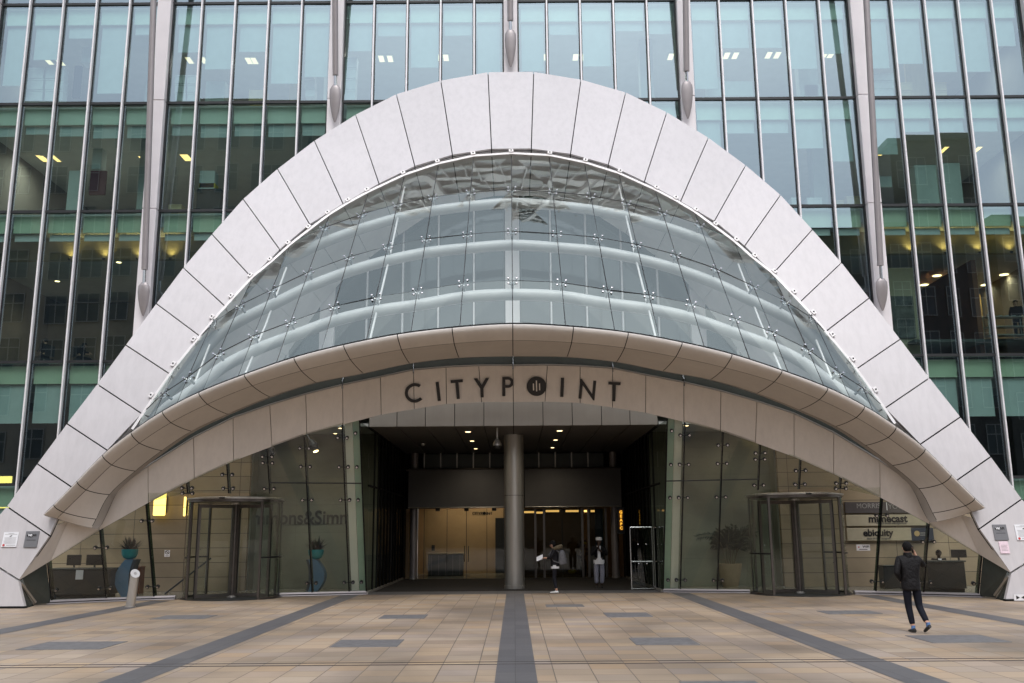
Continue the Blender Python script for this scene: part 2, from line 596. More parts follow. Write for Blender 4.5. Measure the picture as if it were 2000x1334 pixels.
def place_text(name, body, size, c, right, up, mat, parent=None, extrude=0.01, bold=0.0, align='CENTER', push=0.0):
    me = text_mesh(body, size, extrude, bold, align)
    r = V(right).normalized()
    n = r.cross(V(up)).normalized()
    u = n.cross(r)
    c = V(c) + n * push
    q = parent
    off = V((0, 0, 0))
    while q is not None:
        off += V(q.location)
        q = q.parent
    mat4 = Matrix.Translation(c - off) @ Matrix((r, u, n)).transposed().to_4x4()
    me.transform(mat4)
    me.materials.clear()
    me.materials.append(mat)
    o = bpy.data.objects.new(name, me)
    COL.objects.link(o)
    if parent is not None:
        o.parent = parent
    return o


XR, ZU = V((1, 0, 0)), V((0, 0, 1))

# ------------------------------------------------------------------ world and sun
w = bpy.data.worlds.new('World')
scene.world = w
w.use_nodes = True
nt = w.node_tree
nt.nodes.clear()
wo = N(nt, 'ShaderNodeOutputWorld')
bg = N(nt, 'ShaderNodeBackground')
sky = N(nt, 'ShaderNodeTexSky', sky_type='NISHITA')
sky.sun_disc = False
SUN_EL, SUN_AZ = R(53), R(174)          # azimuth measured from +Y towards +X: behind the camera
sky.sun_elevation = SUN_EL
sky.sun_rotation = SUN_AZ
sky.air_density = 1.0
sky.dust_density = 1.6
sky.ozone_density = 1.0
hs = N(nt, 'ShaderNodeHueSaturation')
hs.inputs['Saturation'].default_value = 0.38
nt.links.new(sky.outputs[0], hs.inputs['Color'])
tcw = N(nt, 'ShaderNodeTexCoord')
sxyz = N(nt, 'ShaderNodeSeparateXYZ')
nt.links.new(tcw.outputs['Generated'], sxyz.inputs[0])
mr = N(nt, 'ShaderNodeMapRange')
mr.inputs['From Min'].default_value = 0.0
mr.inputs['From Max'].default_value = 1.0
mr.inputs['To Min'].default_value = 0.5
mr.inputs['To Max'].default_value = 2.8
nt.links.new(sxyz.outputs['Z'], mr.inputs['Value'])
oc = N(nt, 'ShaderNodeMix', data_type='RGBA', blend_type='MULTIPLY')
oc.inputs['Factor'].default_value = 1
cmb = N(nt, 'ShaderNodeCombineColor')
for i_ in range(3):
    nt.links.new(mr.outputs[0], cmb.inputs[i_])
nt.links.new(hs.outputs[0], oc.inputs['A'])
nt.links.new(cmb.outputs[0], oc.inputs['B'])
nt.links.new(oc.outputs['Result'], bg.inputs['Color'])
bg.inputs['Strength'].default_value = 0.11
nt.links.new(bg.outputs[0], wo.inputs[0])
sd = bpy.data.lights.new('sun', 'SUN')
sd.energy = 0.5
sd.angle = R(20)
sd.color = (1.0, 0.965, 0.94)
so = bpy.data.objects.new('sun', sd)
sdir = V((math.sin(SUN_AZ) * math.cos(SUN_EL), math.cos(SUN_AZ) * math.cos(SUN_EL), math.sin(SUN_EL)))
so.rotation_euler = sdir.to_track_quat('Z', 'Y').to_euler()
so.location = (0, -10, 60)
COL.objects.link(so)
scene.view_settings.view_transform = 'Standard'
scene.view_settings.look = 'None'
scene.view_settings.gamma = 1
scene.view_settings.exposure = 0.55
scene.render.engine = 'CYCLES'
scene.cycles.max_bounces = 10
scene.cycles.transparent_max_bounces = 24
scene.cycles.glossy_bounces = 4
scene.cycles.diffuse_bounces = 4
scene.cycles.caustics_reflective = False
scene.cycles.caustics_refractive = False
scene.cycles.sample_clamp_indirect = 6
scene.cycles.use_denoising = True

# ------------------------------------------------------------------ ground
g = MB().add([(-300, -300, 0), (300, -300, 0), (300, 300, 0), (-300, 300, 0)], [(0, 1, 2, 3)]).build('plaza_ground', M['paving'])
tag(g, kind='structure')


def strip(x0, x1, y0, y1, name='paving_strip', mat='granite', z=0.004):
    o = MB().add([(x0, y0, z), (x1, y0, z), (x1, y1, z), (x0, y1, z)], [(0, 1, 2, 3)]).build(name, M[mat])
    return tag(o, kind='structure')


strip(-0.285, 0.305, -30, 32.45)
for sx in (-1, 1):
    strip(sx * 5.5 - 0.30, sx * 5.5 + 0.30, -30, 32.4)
    strip(sx * 11.07 - 0.30, sx * 11.07 + 0.30, -30, 30.3)
strip(-5.0, 5.0, 32.46, 33.95, 'threshold_strip', 'granite', 0.005)
strip(-5.0, 5.0, 33.96, 43.6, 'entrance_matting', 'mat', 0.007)

# slot drain: two narrow slots with a rim
dm = MB()
for yy in (15.28, 15.55):
    dm.box(-40, 40, yy - 0.018, yy + 0.018, -0.02, 0.0065)
o = dm.build('slot_drain', M['slot'])
tag(o, 'long twin slot drain crossing the sandstone paving in the foreground', 'drain')

for (x0, x1, y0, y1, lab) in [
    (310, 410, 1202, 1209.5, 'dark access cover in front of the revolving door with damp staining around it'),
    (745, 832, 1201, 1208.5, 'small dark access cover between the column and the damp stain, nearer the entrance'),
    (655, 782, 1250, 1264, 'larger dark access cover beside the central granite band, opposite side from the walking man'),
    (65, 220, 1254, 1269, 'dark access cover at the outer edge of the plaza beyond the steel bollard'),
    (1066, 1140, 1181, 1185.5, 'thin dark access cover just in front of the woman with the backpack'),
    (1182, 1270, 1197, 1205.5, 'dark access cover in front of the glass screen and cook'),
    (1235, 1357, 1246, 1260, 'larger dark access cover between central band and the band nearest the walking man'),
    (1605, 1712, 1193, 1199.5, 'dark access cover in front of the revolving door near the walking man'),
    (1792, 1948, 1241, 1255.5, 'dark access cover beside the walking man, nearest his feet'),
    (1335, 1490, 1331, 1349, 'dark access cover cut off by the bottom edge of the view'),
]:
    a, b = at_z((x0 + x1) / 2, y1), at_z((x0 + x1) / 2, y0)
    xm = at_z(x0, (y0 + y1) / 2).x, at_z(x1, (y0 + y1) / 2).x
    o = MB().cbox(xm[0], xm[1], a.y, b.y, -0.03, 0.009, 0.004).build('access_cover', M['cover'])
    tag(o, lab, 'access cover', 'dark access covers in the paving')

# ------------------------------------------------------------------ office building
YF = 37.0
BAY, PW = 7.47, 0.34
ZF = [-0.2, 4.0, 8.87, 15.21, 20.03, 24.69, 29.4]
bld = thing('office_building', 'tall glazed office building with white pilasters and green tinted windows', 'building', (0, YF, 0))
TOP = 118.0


def inframe(x0, x1, z0, z1, m=30):
    ps = [proj((x, YF, z)) for x in (x0, x1) for z in (z0, z1)]
    return max(p[0] for p in ps) > -m and min(p[0] for p in ps) < 2000 + m and max(p[1] for p in ps) > -m and min(p[1] for p in ps) < 1334


panes = []          # (x0, x1, row)
for b in range(-3, 3):
    cx = (b + 0.5) * BAY
    ed = [cx - BAY / 2 + PW, cx - 2.167, cx - 0.7225, cx + 0.7225, cx + 2.167, cx + BAY / 2 - PW]
    for k in range(5):
        panes.append((ed[k], ed[k + 1]))
    for x in ed[1:5]:
        if abs(x) < 22.4:
            z0 = 0 if abs(x) > 12 else 7.2
            m = MB().cbox(x - 0.034, x + 0.034, YF - 0.17, YF - 0.004, z0, TOP, 0.012).build('mullion', M['mullion'], bld)
            m2 = MB().box(x - 0.072, x + 0.072, YF + 0.004, YF + 0.10, z0, 30).build('gasket', M['dark'], m)
for k in range(-3, 4):
    x = k * BAY
    z0 = 0 if abs(x) > 12 else 7.2
    zs = [z for z in [z0] + [z for z in ZF if z > z0 + 0.5] + [TOP]]
    pl = MB()
    for za, zb in zip(zs, zs[1:]):
        pl.cbox(x - PW + 0.05, x + PW - 0.05, YF - 0.32, YF + 0.10, za + 0.012, zb - 0.012, 0.015)
    p = pl.build('pilaster', M['pilaster'], bld)
    MB().box(x - PW, x + PW, YF - 0.06, YF + 0.14, z0, TOP).build('gasket', M['dark'], p)
for zi, z in enumerate(ZF[1:]):
    for sx in ((-1, 1) if z < 8 else (0,)):
        xa, xb = (-23, 23) if sx == 0 else ((-23, -12) if sx < 0 else (12, 23))
        MB().box(xa, xb, YF - 0.035, YF + 0.11, z - 0.055, z + 0.055).build('transom', M['dark'], bld)
# window panes, spandrels, blinds
random.seed(3)
blind_len = {}
for row in range(0, 6):
    z0, z1 = ZF[row], ZF[row + 1]
    for i, (x0, x1) in enumerate(panes):
        xm = (x0 + x1) / 2
        if row <= 1 and abs(xm) < 14.2:
            continue
        if not inframe(x0, x1, z0, z1):
            continue
        ja, jb, jc = (random.uniform(-0.008, 0.008) for _ in range(3))
        wn = MB().add([(x0 + 0.02, YF + 0.03 + ja, z0 + 0.03), (x1 - 0.02, YF + 0.03 + jb, z0 + 0.03), (x1 - 0.02, YF + 0.03 + jb + jc - ja, z1 - 0.03), (x0 + 0.02, YF + 0.03 + jc, z1 - 0.03)], [(0, 1, 2, 3)]).build('window_pane', M['sideglass' if (row == 2 and abs(xm) < 7.2) else 'facglass'], bld)
        if row == 5 or (row == 2 and abs(xm) < 7.2):
            continue
        hs_ = 0.74
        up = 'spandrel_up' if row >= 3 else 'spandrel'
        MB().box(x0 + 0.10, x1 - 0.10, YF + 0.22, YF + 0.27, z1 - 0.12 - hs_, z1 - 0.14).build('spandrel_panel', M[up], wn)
        if row == 4:
            L_ = random.choice([0.35, 0.5, 1.5, 2.0, 2.4, 2.7, 1.2, 2.2])
        elif row == 3:
            L_ = random.choice([0.3, 0.4, 0.5, 1.6, 0.45, 2.2]) if xm < 0 else random.choice([0.5, 1.2, 2.4, 1.8, 1.5])
        elif row == 1:
            L_ = 1.5
        else:
            L_ = 0.25
        if i in (3, 20) and row == 4:
            L_ = 3.1
        zt = z1 - 0.16 - hs_
        bl = MB().box(x0 + 0.13, x1 - 0.13, YF + 0.34, YF + 0.352, zt - L_, zt)
        bl.box(x0 + 0.13, x1 - 0.13, YF + 0.33, YF + 0.36, zt - L_ - 0.035, zt - L_ + 0.002)
        bl.build('roller_blind', M['blind'], wn)
# upper storeys, seen only mirrored in the canopy: glazing and dark core
um = MB()
um.box(-23, 23, YF + 0.12, YF + 0.9, 29.5, TOP)
um.build('upper_storey', M['oppwin'], bld)
for k in range(18):
    zb = 33.4 + 4.66 * k
    MB().box(-23, 23, YF - 0.03, YF + 0.11, zb, zb + (1.5 if k % 3 else 2.6)).build('upper_band', M['pilaster' if k % 2 else 'blind'], bld)
# floor slabs, ceilings, back walls
for row in range(0, 6):
    z0, z1 = ZF[row], ZF[row + 1]
    parts = [(-23, 23)] if row >= 2 else [(-23, -14.7), (14.7, 23)]
    for xa, xb in parts:
        YB2 = 50 if row >= 2 else 46
        MB().box(xa, xb, YF + 0.30, YB2, z1 - 0.62, z1 - 0.02).build('floor_slab', M['ceil'], bld)
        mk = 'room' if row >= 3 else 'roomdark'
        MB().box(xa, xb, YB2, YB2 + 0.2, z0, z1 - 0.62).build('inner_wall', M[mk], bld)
        for xe in (xa - 0.2, xb):
            MB().box(xe, xe + 0.2, YF + 0.3, YB2, z0, z1 - 0.62).build('inner_wall', M[mk], bld)
MB().box(-23, 23, YF + 0.3, 50, 8.60, 8.84).build('floor_slab', M['carpet'], bld)
# ceiling bulkhead lit from below on the second storey, and inner columns
for xa, xb in ((-23, -12.5), (12.5, 23)):
    MB().box(xa, xb, 38.6, 38.85, 13.6, 14.58).build('bulkhead', M['artw'], bld)
    MB().box(xa, xb, 38.86, 49.9, 13.6, 13.7).build('lowered_ceiling', M['ceil'], bld)
for k in range(-2, 3):
    for dx in (-1.3,):
        x = k * BAY + dx
        for row in (3, 4):
            MB().box(x - 0.3, x + 0.3, 39.2, 39.8, ZF[row], ZF[row + 1] - 0.63).build('inner_column', M['cabinet'], bld)
MB().box(19.6, 19.8, 38.6, 49, 8.9, 13.3).build('partition', M['brownwall'], bld)
MB().box(14.9, 19.3, 44.0, 44.2, 8.9, 13.3).build('partition', M['brownwall'], bld)
MB().box(20.3, 22.9, 44.5, 44.7, 8.9, 13.3).build('partition', M['amberwall'], bld)
MB().box(-22.9, -13, 45.0, 45.2, 8.9, 13.3).build('partition', M['roomdark'], bld)

# ceiling lights in the offices
def lamp(parent, p, watts, col=(1.0, 0.80, 0.55), ang=150):
    ld = bpy.data.lights.new('lamp', 'SPOT')
    ld.energy = watts
    ld.color = col
    ld.spot_size = R(ang)
    ld.spot_blend = 1.0
    ld.shadow_soft_size = 0.08
    lo = bpy.data.objects.new('lamp', ld)
    lo.location = V(p) - V(parent.location)
    COL.objects.link(lo)
    lo.parent = parent
    return lo



def fitting(name, p, sx, sy, mat, label, group):
    o = thing(name, label, 'ceiling light', p, group)
    c = V(p)
    MB().cbox(c.x - sx - 0.03, c.x + sx + 0.03, c.y - sy - 0.03, c.y + sy + 0.03, c.z, c.z + 0.05, 0.01).build('casing', M['white'], o)
    MB().add([(c.x - sx, c.y - sy, c.z - 0.004), (c.x + sx, c.y - sy, c.z - 0.004), (c.x + sx, c.y + sy, c.z - 0.004), (c.x - sx, c.y + sy, c.z - 0.004)], [(0, 1, 2, 3)]).build('diffuser', M[mat], o)
    return o


for px, py in [(95, 120), (118, 122), (370, 118), (398, 118), (486, 119), (497, 119), (572, 118), (745, 115), (762, 115), (854, 113), (871, 113), (952, 113),
               (1043, 112), (1060, 112), (1124, 112), (1141, 112), (1310, 111), (1419, 109), (1436, 109), (1501, 108), (1518, 108), (1611, 106), (1623, 107), (1707, 106), (1884, 103), (1897, 103)]:
    p = at_z(px, py, 24.02)
    f_ = fitting('ceiling_light', p, 0.12, 0.30, 'lampcool', 'small louvred office ceiling light glowing behind the top row of windows', 'lights behind the top row of windows')
    lamp(f_, p - V((0, 0, 0.05)), 75, (1, 0.95, 0.88), 178)
for px, py in [(232 / 2.857, 885 / 2.857), (250 / 2.857, 888 / 2.857), (310 / 2.857, 885 / 2.857), (1030 / 2.857, 880 / 2.857), (1050 / 2.857, 880 / 2.857), (800 / 2.857, 890 / 2.857),
               (1300 + 1210 / 2.857, 850 / 2.857), (1300 + 1550 / 2.857, 838 / 2.857), (1300 + 1735 / 2.857, 838 / 2.857), (1300 + 950 / 2.857, 850 / 2.857)]:
    p = at_z(px, py, 19.37)
    f_ = fitting('ceiling_light', p, 0.10, 0.38, 'lampdim', 'dim ceiling light strip seen through the second row of windows', 'lights behind the second row of windows')
    lamp(f_, p - V((0, 0, 0.05)), 110, (1, 0.92, 0.8), 178)


def downlight(p, r, mat, label, group, watts=0, ang=150):
    o = thing('downlight', label, 'downlight', p, group)
    c = V(p)
    MB().lathe([(r * 1.35, 0.03), (r * 1.35, -0.004), (r * 1.02, -0.012)], c, 14).build('trim_ring', M['white'], o)
    MB().lathe([(0.001, -0.014), (r, -0.014), (r, -0.010)], c, 14).build('lens', M[mat], o)
    if watts:
        lamp(o, c - V((0, 0, 0.03)), watts, (1.0, 0.84, 0.62), ang)
    return o


for px, py in [(1830, 538), (1897, 537), (1961, 536), (1805, 556), (1870, 555), (1924, 556), (1988, 554), (1893, 573), (1951, 572), (1920, 588)]:
    p = at_z(px, py, 13.58)
    if p.y < 49:
        downlight(p, 0.20, 'lamp', 'round amber downlight in the restaurant ceiling behind the third row of windows', 'amber restaurant downlights', 90)
for px, py in [(112, 549), (225, 615), (232, 512)]:
    p = at_z(px, py, 13.58)
    downlight(p, 0.11, 'lamp', 'tiny spot downlight over the dark cafe floor behind windows left of the arch', 'spot downlights over the cafe floor', 160)
for px, py in [(1975, 826), (1985, 857), (1945, 826)]:
    p = at_z(px, py, 8.22)
    if p.y < 46:
        downlight(p, 0.16, 'lampdim', 'warm downlight behind the lowest windows beside the arch leg', 'downlights low behind the arch leg', 120)
# uplights that throw the scallops onto the bulkhead
for xx in [-18.9, -17.45, -16.0, -14.6, 15.6, 17.05, 18.5, 19.95, 21.3]:
    o = thing('uplight', 'small uplight throwing a yellow scallop on the bulkhead behind the glass', 'uplight', (xx, 38.44, 13.62), 'uplights along the bulkhead')
    lu = lamp(o, (xx, 38.44, 13.66), 26, (1.0, 0.70, 0.25), 130)
    lu.rotation_euler = (math.pi, 0, 0)
    MB().lathe([(0.05, -0.08), (0.07, 0.0), (0.06, 0.01)], (xx, 38.44, 13.62), 10).build('housing', M['dark'], o)
    MB().lathe([(0.001, 0.013), (0.055, 0.013)], (xx, 38.44, 13.62), 10).build('lens', M['uplight'], o)


# office clutter behind the windows
def abox(px0, px1, py0, py1, Y, mat, label, name='archive_box', cat='box', d=0.4, group='boxes and files behind the office windows', lid=True):
    a, b = at_y(px0, py1, Y), at_y(px1, py0, Y)
    if not lid:
        m = MB().cbox(a.x, b.x, Y, Y + d, a.z, b.z, 0.012)
        return tag(m.build(name, M[mat]), label, cat, group)
    o = thing(name, label, cat, (a.x, Y, a.z), group)
    MB().cbox(a.x, b.x, Y, Y + d, a.z, b.z - 0.07, 0.008).build('carton', M[mat], o)
    MB().cbox(a.x - 0.012, b.x + 0.012, Y - 0.012, Y + d + 0.012, b.z - 0.069, b.z, 0.008).build('lid', M[mat], o)
    return o


YO = 37.75
bx = []
for r_ in range(3):
    for c_ in range(2):
        bx.append((48 + c_ * 40 - r_ * 1, 86 + c_ * 40 - r_ * 1, 132 + r_ * 22, 153 + r_ * 22, 'box'))
for r_ in range(3):
    for c_ in range(2):
        bx.append((341 + c_ * 24, 363 + c_ * 24, 147 + r_ * 17, 163 + r_ * 17, 'box'))
for r_ in range(4):
    bx.append((673 - r_, 697 - r_, 112 + r_ * 21, 132 + r_ * 21, 'box'))
    bx.append((594 + r_ * .5, 614 + r_ * .5, 118 + r_ * 18, 135 + r_ * 18, 'box'))
for r_ in range(3):
    for c_ in range(3):
        bx.append((1707 + c_ * 13, 1719 + c_ * 13, 143 + r_ * 15, 157 + r_ * 15, 'box'))
for (x0, x1, y0, y1, mt) in bx:
    abox(x0, x1, y0, y1, YO, mt, 'white archive box stacked behind the top row of office windows')
for (x0, x1, y0, y1, lab) in [(1757, 1781, 161, 177, 'upper tan archive box beside the pale timber board'), (1757, 1781, 178, 188, 'lower tan archive box beside the pale timber board'),
                              (1825, 1848, 160, 177, 'upper tan archive box just beyond the pale timber board'), (1825, 1849, 178, 188, 'lower tan archive box just beyond the pale timber board'),
                              (1655, 1683, 383, 400, 'tan cardboard box on the sill beside the outer white pilaster'), (1634, 1648, 391, 400, 'small tan box beside the larger box on the sill'),
                              (1577, 1605, 386, 400, 'pale cardboard box on the sill above the arch shoulder'), (1546, 1562, 386, 400, 'white box file on the sill above the arch shoulder'),
                              (328, 355, 399, 412, 'flat tan box on the sill near the pilaster, second row')]:
    abox(x0, x1, y0, y1, YO, 'boxtan' if 'tan' in lab else 'box', lab)
for (x0, x1, y0, y1, mt, lab, nm, ct) in [
    (1773, 1800, 72, 188, 'wood', 'tall pale timber board leaning behind the top windows', 'timber_board', 'board'),
    (564, 586, 115, 200, 'wood', 'tall yellowish timber board behind the window beside the inner mast', 'timber_board', 'board'),
    (1563, 1594, 120, 188, 'cabinet', 'tall pale cabinet behind the top window nearest the outer pilaster', 'storage_cabinet', 'cabinet'),
    (1572, 1602, 165, 188, 'box', 'white carton in front of the tall pale cabinet', 'archive_box', 'box'),
    (1793, 1828, 322, 398, 'cabinet', 'wide pale cabinet behind the second row of windows', 'storage_cabinet', 'cabinet'),
    (1842, 1874, 318, 398, 'cabinet', 'pale cabinet standing beside the wide one, second row', 'storage_cabinet', 'cabinet'),
    (1719, 1741, 344, 365, 'cabinet', 'small pale notice panel behind the mast in the second row', 'notice_board', 'board'),
    (128, 158, 333, 412, 'cabinet', 'pale storage cabinet behind the second row of windows left of the pilaster', 'storage_cabinet', 'cabinet'),
    (178, 200, 289, 330, 'cabinet', 'grey file stack on a shelf above the maroon coat', 'file_stack', 'files'),
    (388, 420, 333, 372, 'cabinet', 'pale crate above the yellow case in the second row', 'storage_crate', 'crate'),
    (388, 420, 357, 367, 'yellow', 'bright yellow tool case on the windowsill', 'tool_case', 'case'),
    (382, 432, 368, 412, 'deskdark', 'dark desk under the yellow tool case', 'desk', 'desk'),
    (173, 208, 333, 380, 'maroon', 'maroon coat hanging in the second row window', 'coat', 'coat'),
    (140, 160, 128, 190, 'suit', 'dark coat hanging beside the white archive boxes', 'coat', 'coat'),
    (158, 183, 92, 122, 'box', 'white cardboard tray perched high in the top row window', 'cardboard_tray', 'tray'),
    (1382, 1412, 150, 188, 'cabinet', 'grey desk screen behind the top window beside the mast', 'desk_screen', 'screen'),
    (1415, 1470, 158, 188, 'cabinet', 'low grey desk behind the top window beyond the mast', 'desk', 'desk'),
    (485, 520, 175, 200, 'wood', 'small wooden table behind the top row window', 'side_table', 'table'),
    (400, 440, 158, 200, 'cabinet', 'blue grey desk behind the top window right of the pilaster', 'desk', 'desk'),
]:
    abox(x0, x1, y0, y1, YO + 0.45, mt, lab, nm, ct, 0.12 if ct in ('board', 'coat', 'panel') else 0.5, None, False)
# framed abstract canvas behind the glass beside the arch
a, b = at_y(1745, 660, 38.6), at_y(1783, 578, 38.6)
o = thing('wall_canvas', 'dark abstract canvas on a pale wall behind the glass beside the arch', 'painting', (a.x, 38.6, a.z))
MB().cbox(a.x, b.x, 38.6, 38.66, a.z, b.z, 0.01).build('canvas', M['art'], o)
MB().box(a.x - 0.5, b.x + 0.22, 38.68, 38.78, 8.9, 13.0).build('backing_wall', M['artw'], o)

# masts with spear-shaped feet in front of the pilasters
for k, (tipx, tipy, topx, neck) in {0: (997.5, 131, 992, 50), -1: (654, 239, 654.5, 158), 1: (1343.5, 232, 1339, 150), -2: (279.5, 617, 300, 543), 2: (1724, 607, 1692, 535)}.items():
    X = k * BAY
    ys = 36.25
    tip = at_y(tipx, tipy, ys + 0.15)
    X = tip.x
    nk = at_y((tipx + (tipx - 1000) * 0.008), neck, ys)
    nk.x = X
    if k:
        d = ray(topx, 0)
        top = CAM + d * (X / d.x)
        top.y = max(34.6, min(36.2, top.y))
        top = V((X, top.y, at_y(topx, 0, top.y).z))
    else:
        top = V((X, ys - 0.2, 24.2))
    far = nk + (top - nk) * ((TOP - nk.z) / (top.z - nk.z))
    TM = 40.0
    far = nk + (top - nk) * ((TM - nk.z) / (top.z - nk.z))
    mo = thing('mast', {0: 'grey mast with spear foot hanging above the crown of the arch', -1: 'grey mast with spear foot left of the arch crown, on the inner pilaster', 1: 'grey mast with spear foot right of the arch crown, on the inner pilaster',
                        -2: 'long grey mast on the outer pilaster above the left shoulder of the arch', 2: 'long grey mast on the outer pilaster above the right shoulder of the arch'}[k], 'mast', tip, 'masts in front of the pilasters')
    MB().tube([nk + (far - nk) * 0.012, far], 0.125, 12).build('rod', M['mast'], mo, True)
    MB().tube([nk - V((0, 0, 0.25)), nk + (far - nk) * 0.014], 0.065, 8).build('neck', M['chrome'], mo, True)
    H = nk.z - tip.z - 0.15
    pr = [(0.03, 0.0), (0.10, 0.12), (0.17, 0.3), (0.22, 0.5), (0.245, 0.7), (0.23, 0.86), (0.15, 0.95), (0.06, 1.0)]
    mb = MB()
    mb.loft([[V((X + math.cos(2 * math.pi * j / 14) * r, lerp(tip.y, nk.y, h) + math.sin(2 * math.pi * j / 14) * r * 0.45, tip.z + H * h)) for j in range(14)] for r, h in pr])
    mb.build('spear_foot', M['mast'], mo, True)

# ------------------------------------------------------------------ the great arch
AY, AK = 27.6, 0.37
OUT = [(953, 141), (861, 157.5), (774, 184), (694.5, 224), (614, 275), (542, 330), (475, 389), (414, 457.5), (358, 523), (305.5, 593), (246, 674), (190, 750.5), (131, 827.5), (73, 906), (13.5, 989.5), (-60, 1072)]
INN = [(960, 290.5), (883.5, 302), (810, 324), (740, 358), (670, 398), (604.5, 437.5), (546, 487), (491, 541.5), (439, 597.5), (388.5, 655), (331, 730), (276.5, 807.5), (209, 879), (139.5, 951), (96.5, 1046), (36.5, 1132.5)]
Ow = [at_arch(x, y) for x, y in OUT]
Iw = [at_arch(x, y) for x, y in INN]
arch = thing('entrance_arch', 'huge white clad arch framing the glass entrance canopy', 'arch', (0, AY, 0))
AN = arch_n(2.5)        # outward normal of the arch face near its feet
GAPW = 0.020


def shrink(q, gsides):
    """pull the end edges of a quad (a0,b0 | a1,b1) inwards by the joint gap"""
    a0, b0, a1, b1 = q
    da, db = (a1 - a0).normalized(), (b1 - b0).normalized()
    return [a0 + da * gsides, b0 + db * gsides, b1 - db * gsides, a1 - da * gsides]


SPL = []           # reveal splay towards the axis, added so it catches more light
for i in range(len(Ow)):
    d_ = Iw[i] - Ow[i]
    d_ = V((d_.x, 0, d_.z)).normalized()
    SPL.append(d_ * 1.05 * min(1.0, max(0.12, (11.5 - i) / 2)))
for sx in (1, -1):
    fn = (lambda p: V(p)) if sx == 1 else mir
    for i in range(len(Ow) - 1):
        q = shrink((fn(Ow[i]), fn(Iw[i]), fn(Ow[i + 1]), fn(Iw[i + 1])), GAPW)
        pm = MB()
        jit = random.uniform(-0.004, 0.004)
        An = (q[1] - q[0]).cross(q[3] - q[0]).normalized()
        An = An if An.y < 0 else -An
        pm.slab([p + An * jit for p in q], -An * 0.08)
        pm.build('arch_panel', M['panel'], arch)
        # reveal back to the facade: same cladding, coloured lighter to stand for light
        a0, a1 = fn(Iw[i]) - An * 0.12, fn(Iw[i + 1]) - An * 0.12
        da = (a1 - a0).normalized() * GAPW
        yb = YF - 0.4
        inn = ((fn(Iw[i]) - fn(Ow[i])).normalized() + (fn(Iw[i + 1]) - fn(Ow[i + 1])).normalized()).normalized()
        inn = V((inn.x, 0, inn.z)).normalized()
        c0 = a0 + V((0, yb - a0.y, 0)) + fn(SPL[i]) * 0.6
        c1 = a1 + V((0, yb - a1.y, 0)) + fn(SPL[i + 1]) * 0.6
        if i >= 11:
            c0.y = c1.y = max(a0.y, a1.y) + 0.5
        if i < 13:
            MB().slab([a0 + da, a1 - da, c1 - da, c0 + da], (0.05 * -sx * -1 if False else 0, 0, 0.05)).build('reveal_panel', M['white'], arch)
        b0, b1 = fn(Ow[i]) - An * 0.12, fn(Ow[i + 1]) - An * 0.12
        if i >= 11:
            yb = max(b0.y, b1.y) + 0.6
        MB().slab([b0, b1, V((b1.x, yb, b1.z)), V((b0.x, yb, b0.z))], (0, 0, -0.05)).build('outer_panel', M['panel'], arch)
# crown panel
q = [Ow[0], Iw[0], mir(Iw[0]), mir(Ow[0])]
q = [q[0] + XR * GAPW, q[1] + XR * GAPW, q[2] - XR * GAPW, q[3] - XR * GAPW]
An = arch_n(18)
MB().slab(q, -An * 0.08).build('arch_panel', M['panel'], arch)
a0, a1 = Iw[0] - An * 0.12 + XR * GAPW, mir(Iw[0]) - An * 0.12 - XR * GAPW
MB().slab([a0, a1, V((a1.x, YF - 0.4, a1.z)) + mir(SPL[0]) * 0.6, V((a0.x, YF - 0.4, a0.z)) + SPL[0] * 0.6], (0, 0, 0.05)).build('reveal_panel', M['white'], arch)  # crown reveal, in the same colour lightened to stand for light
# dark backing sheet behind all joints
bkm = MB()
so_, si_ = [], []
allO = [mir(p) for p in reversed(Ow)] + Ow
allI = [mir(p) for p in reversed(Iw)] + Iw
allO, allI = allO[::-1], allI[::-1]
ring = []
for po, pi_ in zip(allO, allI):
    An = arch_n((po.z + pi_.z) / 2)
    a, b = po - An * 0.10, pi_ - An * 0.10
    c = (b - a).normalized() * 0.01
    ring.append([a + c, b - c, b - c - An * 0.05, a + c - An * 0.05])
bkm.loft(ring)
bkm.build('joint_backing', M['gap'], arch)
# soffit backing
bkm = MB()
for i in range(len(allI) - 1):
    a0, a1 = allI[i] - AN * 0.14 + V((0, 0, 0.06)), allI[i + 1] - AN * 0.14 + V((0, 0, 0.06))
    if min(a0.z, a1.z) < 5.6:
        continue
    bkm.add([a0, a1, V((a1.x, YF - 0.4, a1.z)), V((a0.x, YF - 0.4, a0.z))], [(0, 1, 2, 3)])
bkm.build('reveal_backing', M['gap'], arch)
# the foot blocks
for sx in (1, -1):
    fn = (lambda p: V(p)) if sx == 1 else mir
    a = fn(Iw[-1]) + V((0, -0.01, 0))
    g0 = fn(V((-13.93, 27.58, 0)))
    oo = fn(Ow[-1])
    d_ = oo - a
    oo2 = a + d_ * ((18.5 * -sx - a.x) / d_.x)
    dn = V((0, -0.008, -0.035))
    MB().slab([a + dn, g0, V((-sx * 18.5, g0.y, 0)), oo2 + dn], (0, 0.12, 0)).build('foot_panel', M['panel'], arch)
    # dark return face turned in towards the glass, with its steel edge strut
    MB().slab([a + V((0, 0.02, -0.05)), g0 + V((0, 0.02, 0)), fn(V((-14.17, 28.6, 0)))], (-0.03 * sx, 0, 0)).build('foot_return', M['louvre'], arch)
    MB().tube([a + V((0.02 * sx, 0.12, -0.10)), fn(V((-14.13, 28.55, 0.10)))], 0.045, 8).build('foot_strut', M['steel'], arch, True)
    MB().box(min(g0.x, -18.5 * sx), max(g0.x, -18.5 * sx), 27.555, 27.70, 0.0, 0.06).build('plinth', M['gap'], arch)

# signs fixed to the feet of the arch
AR, AUp = V((1, 0, 0)), V((0, -AN.z / AN.y, 1)).normalized()


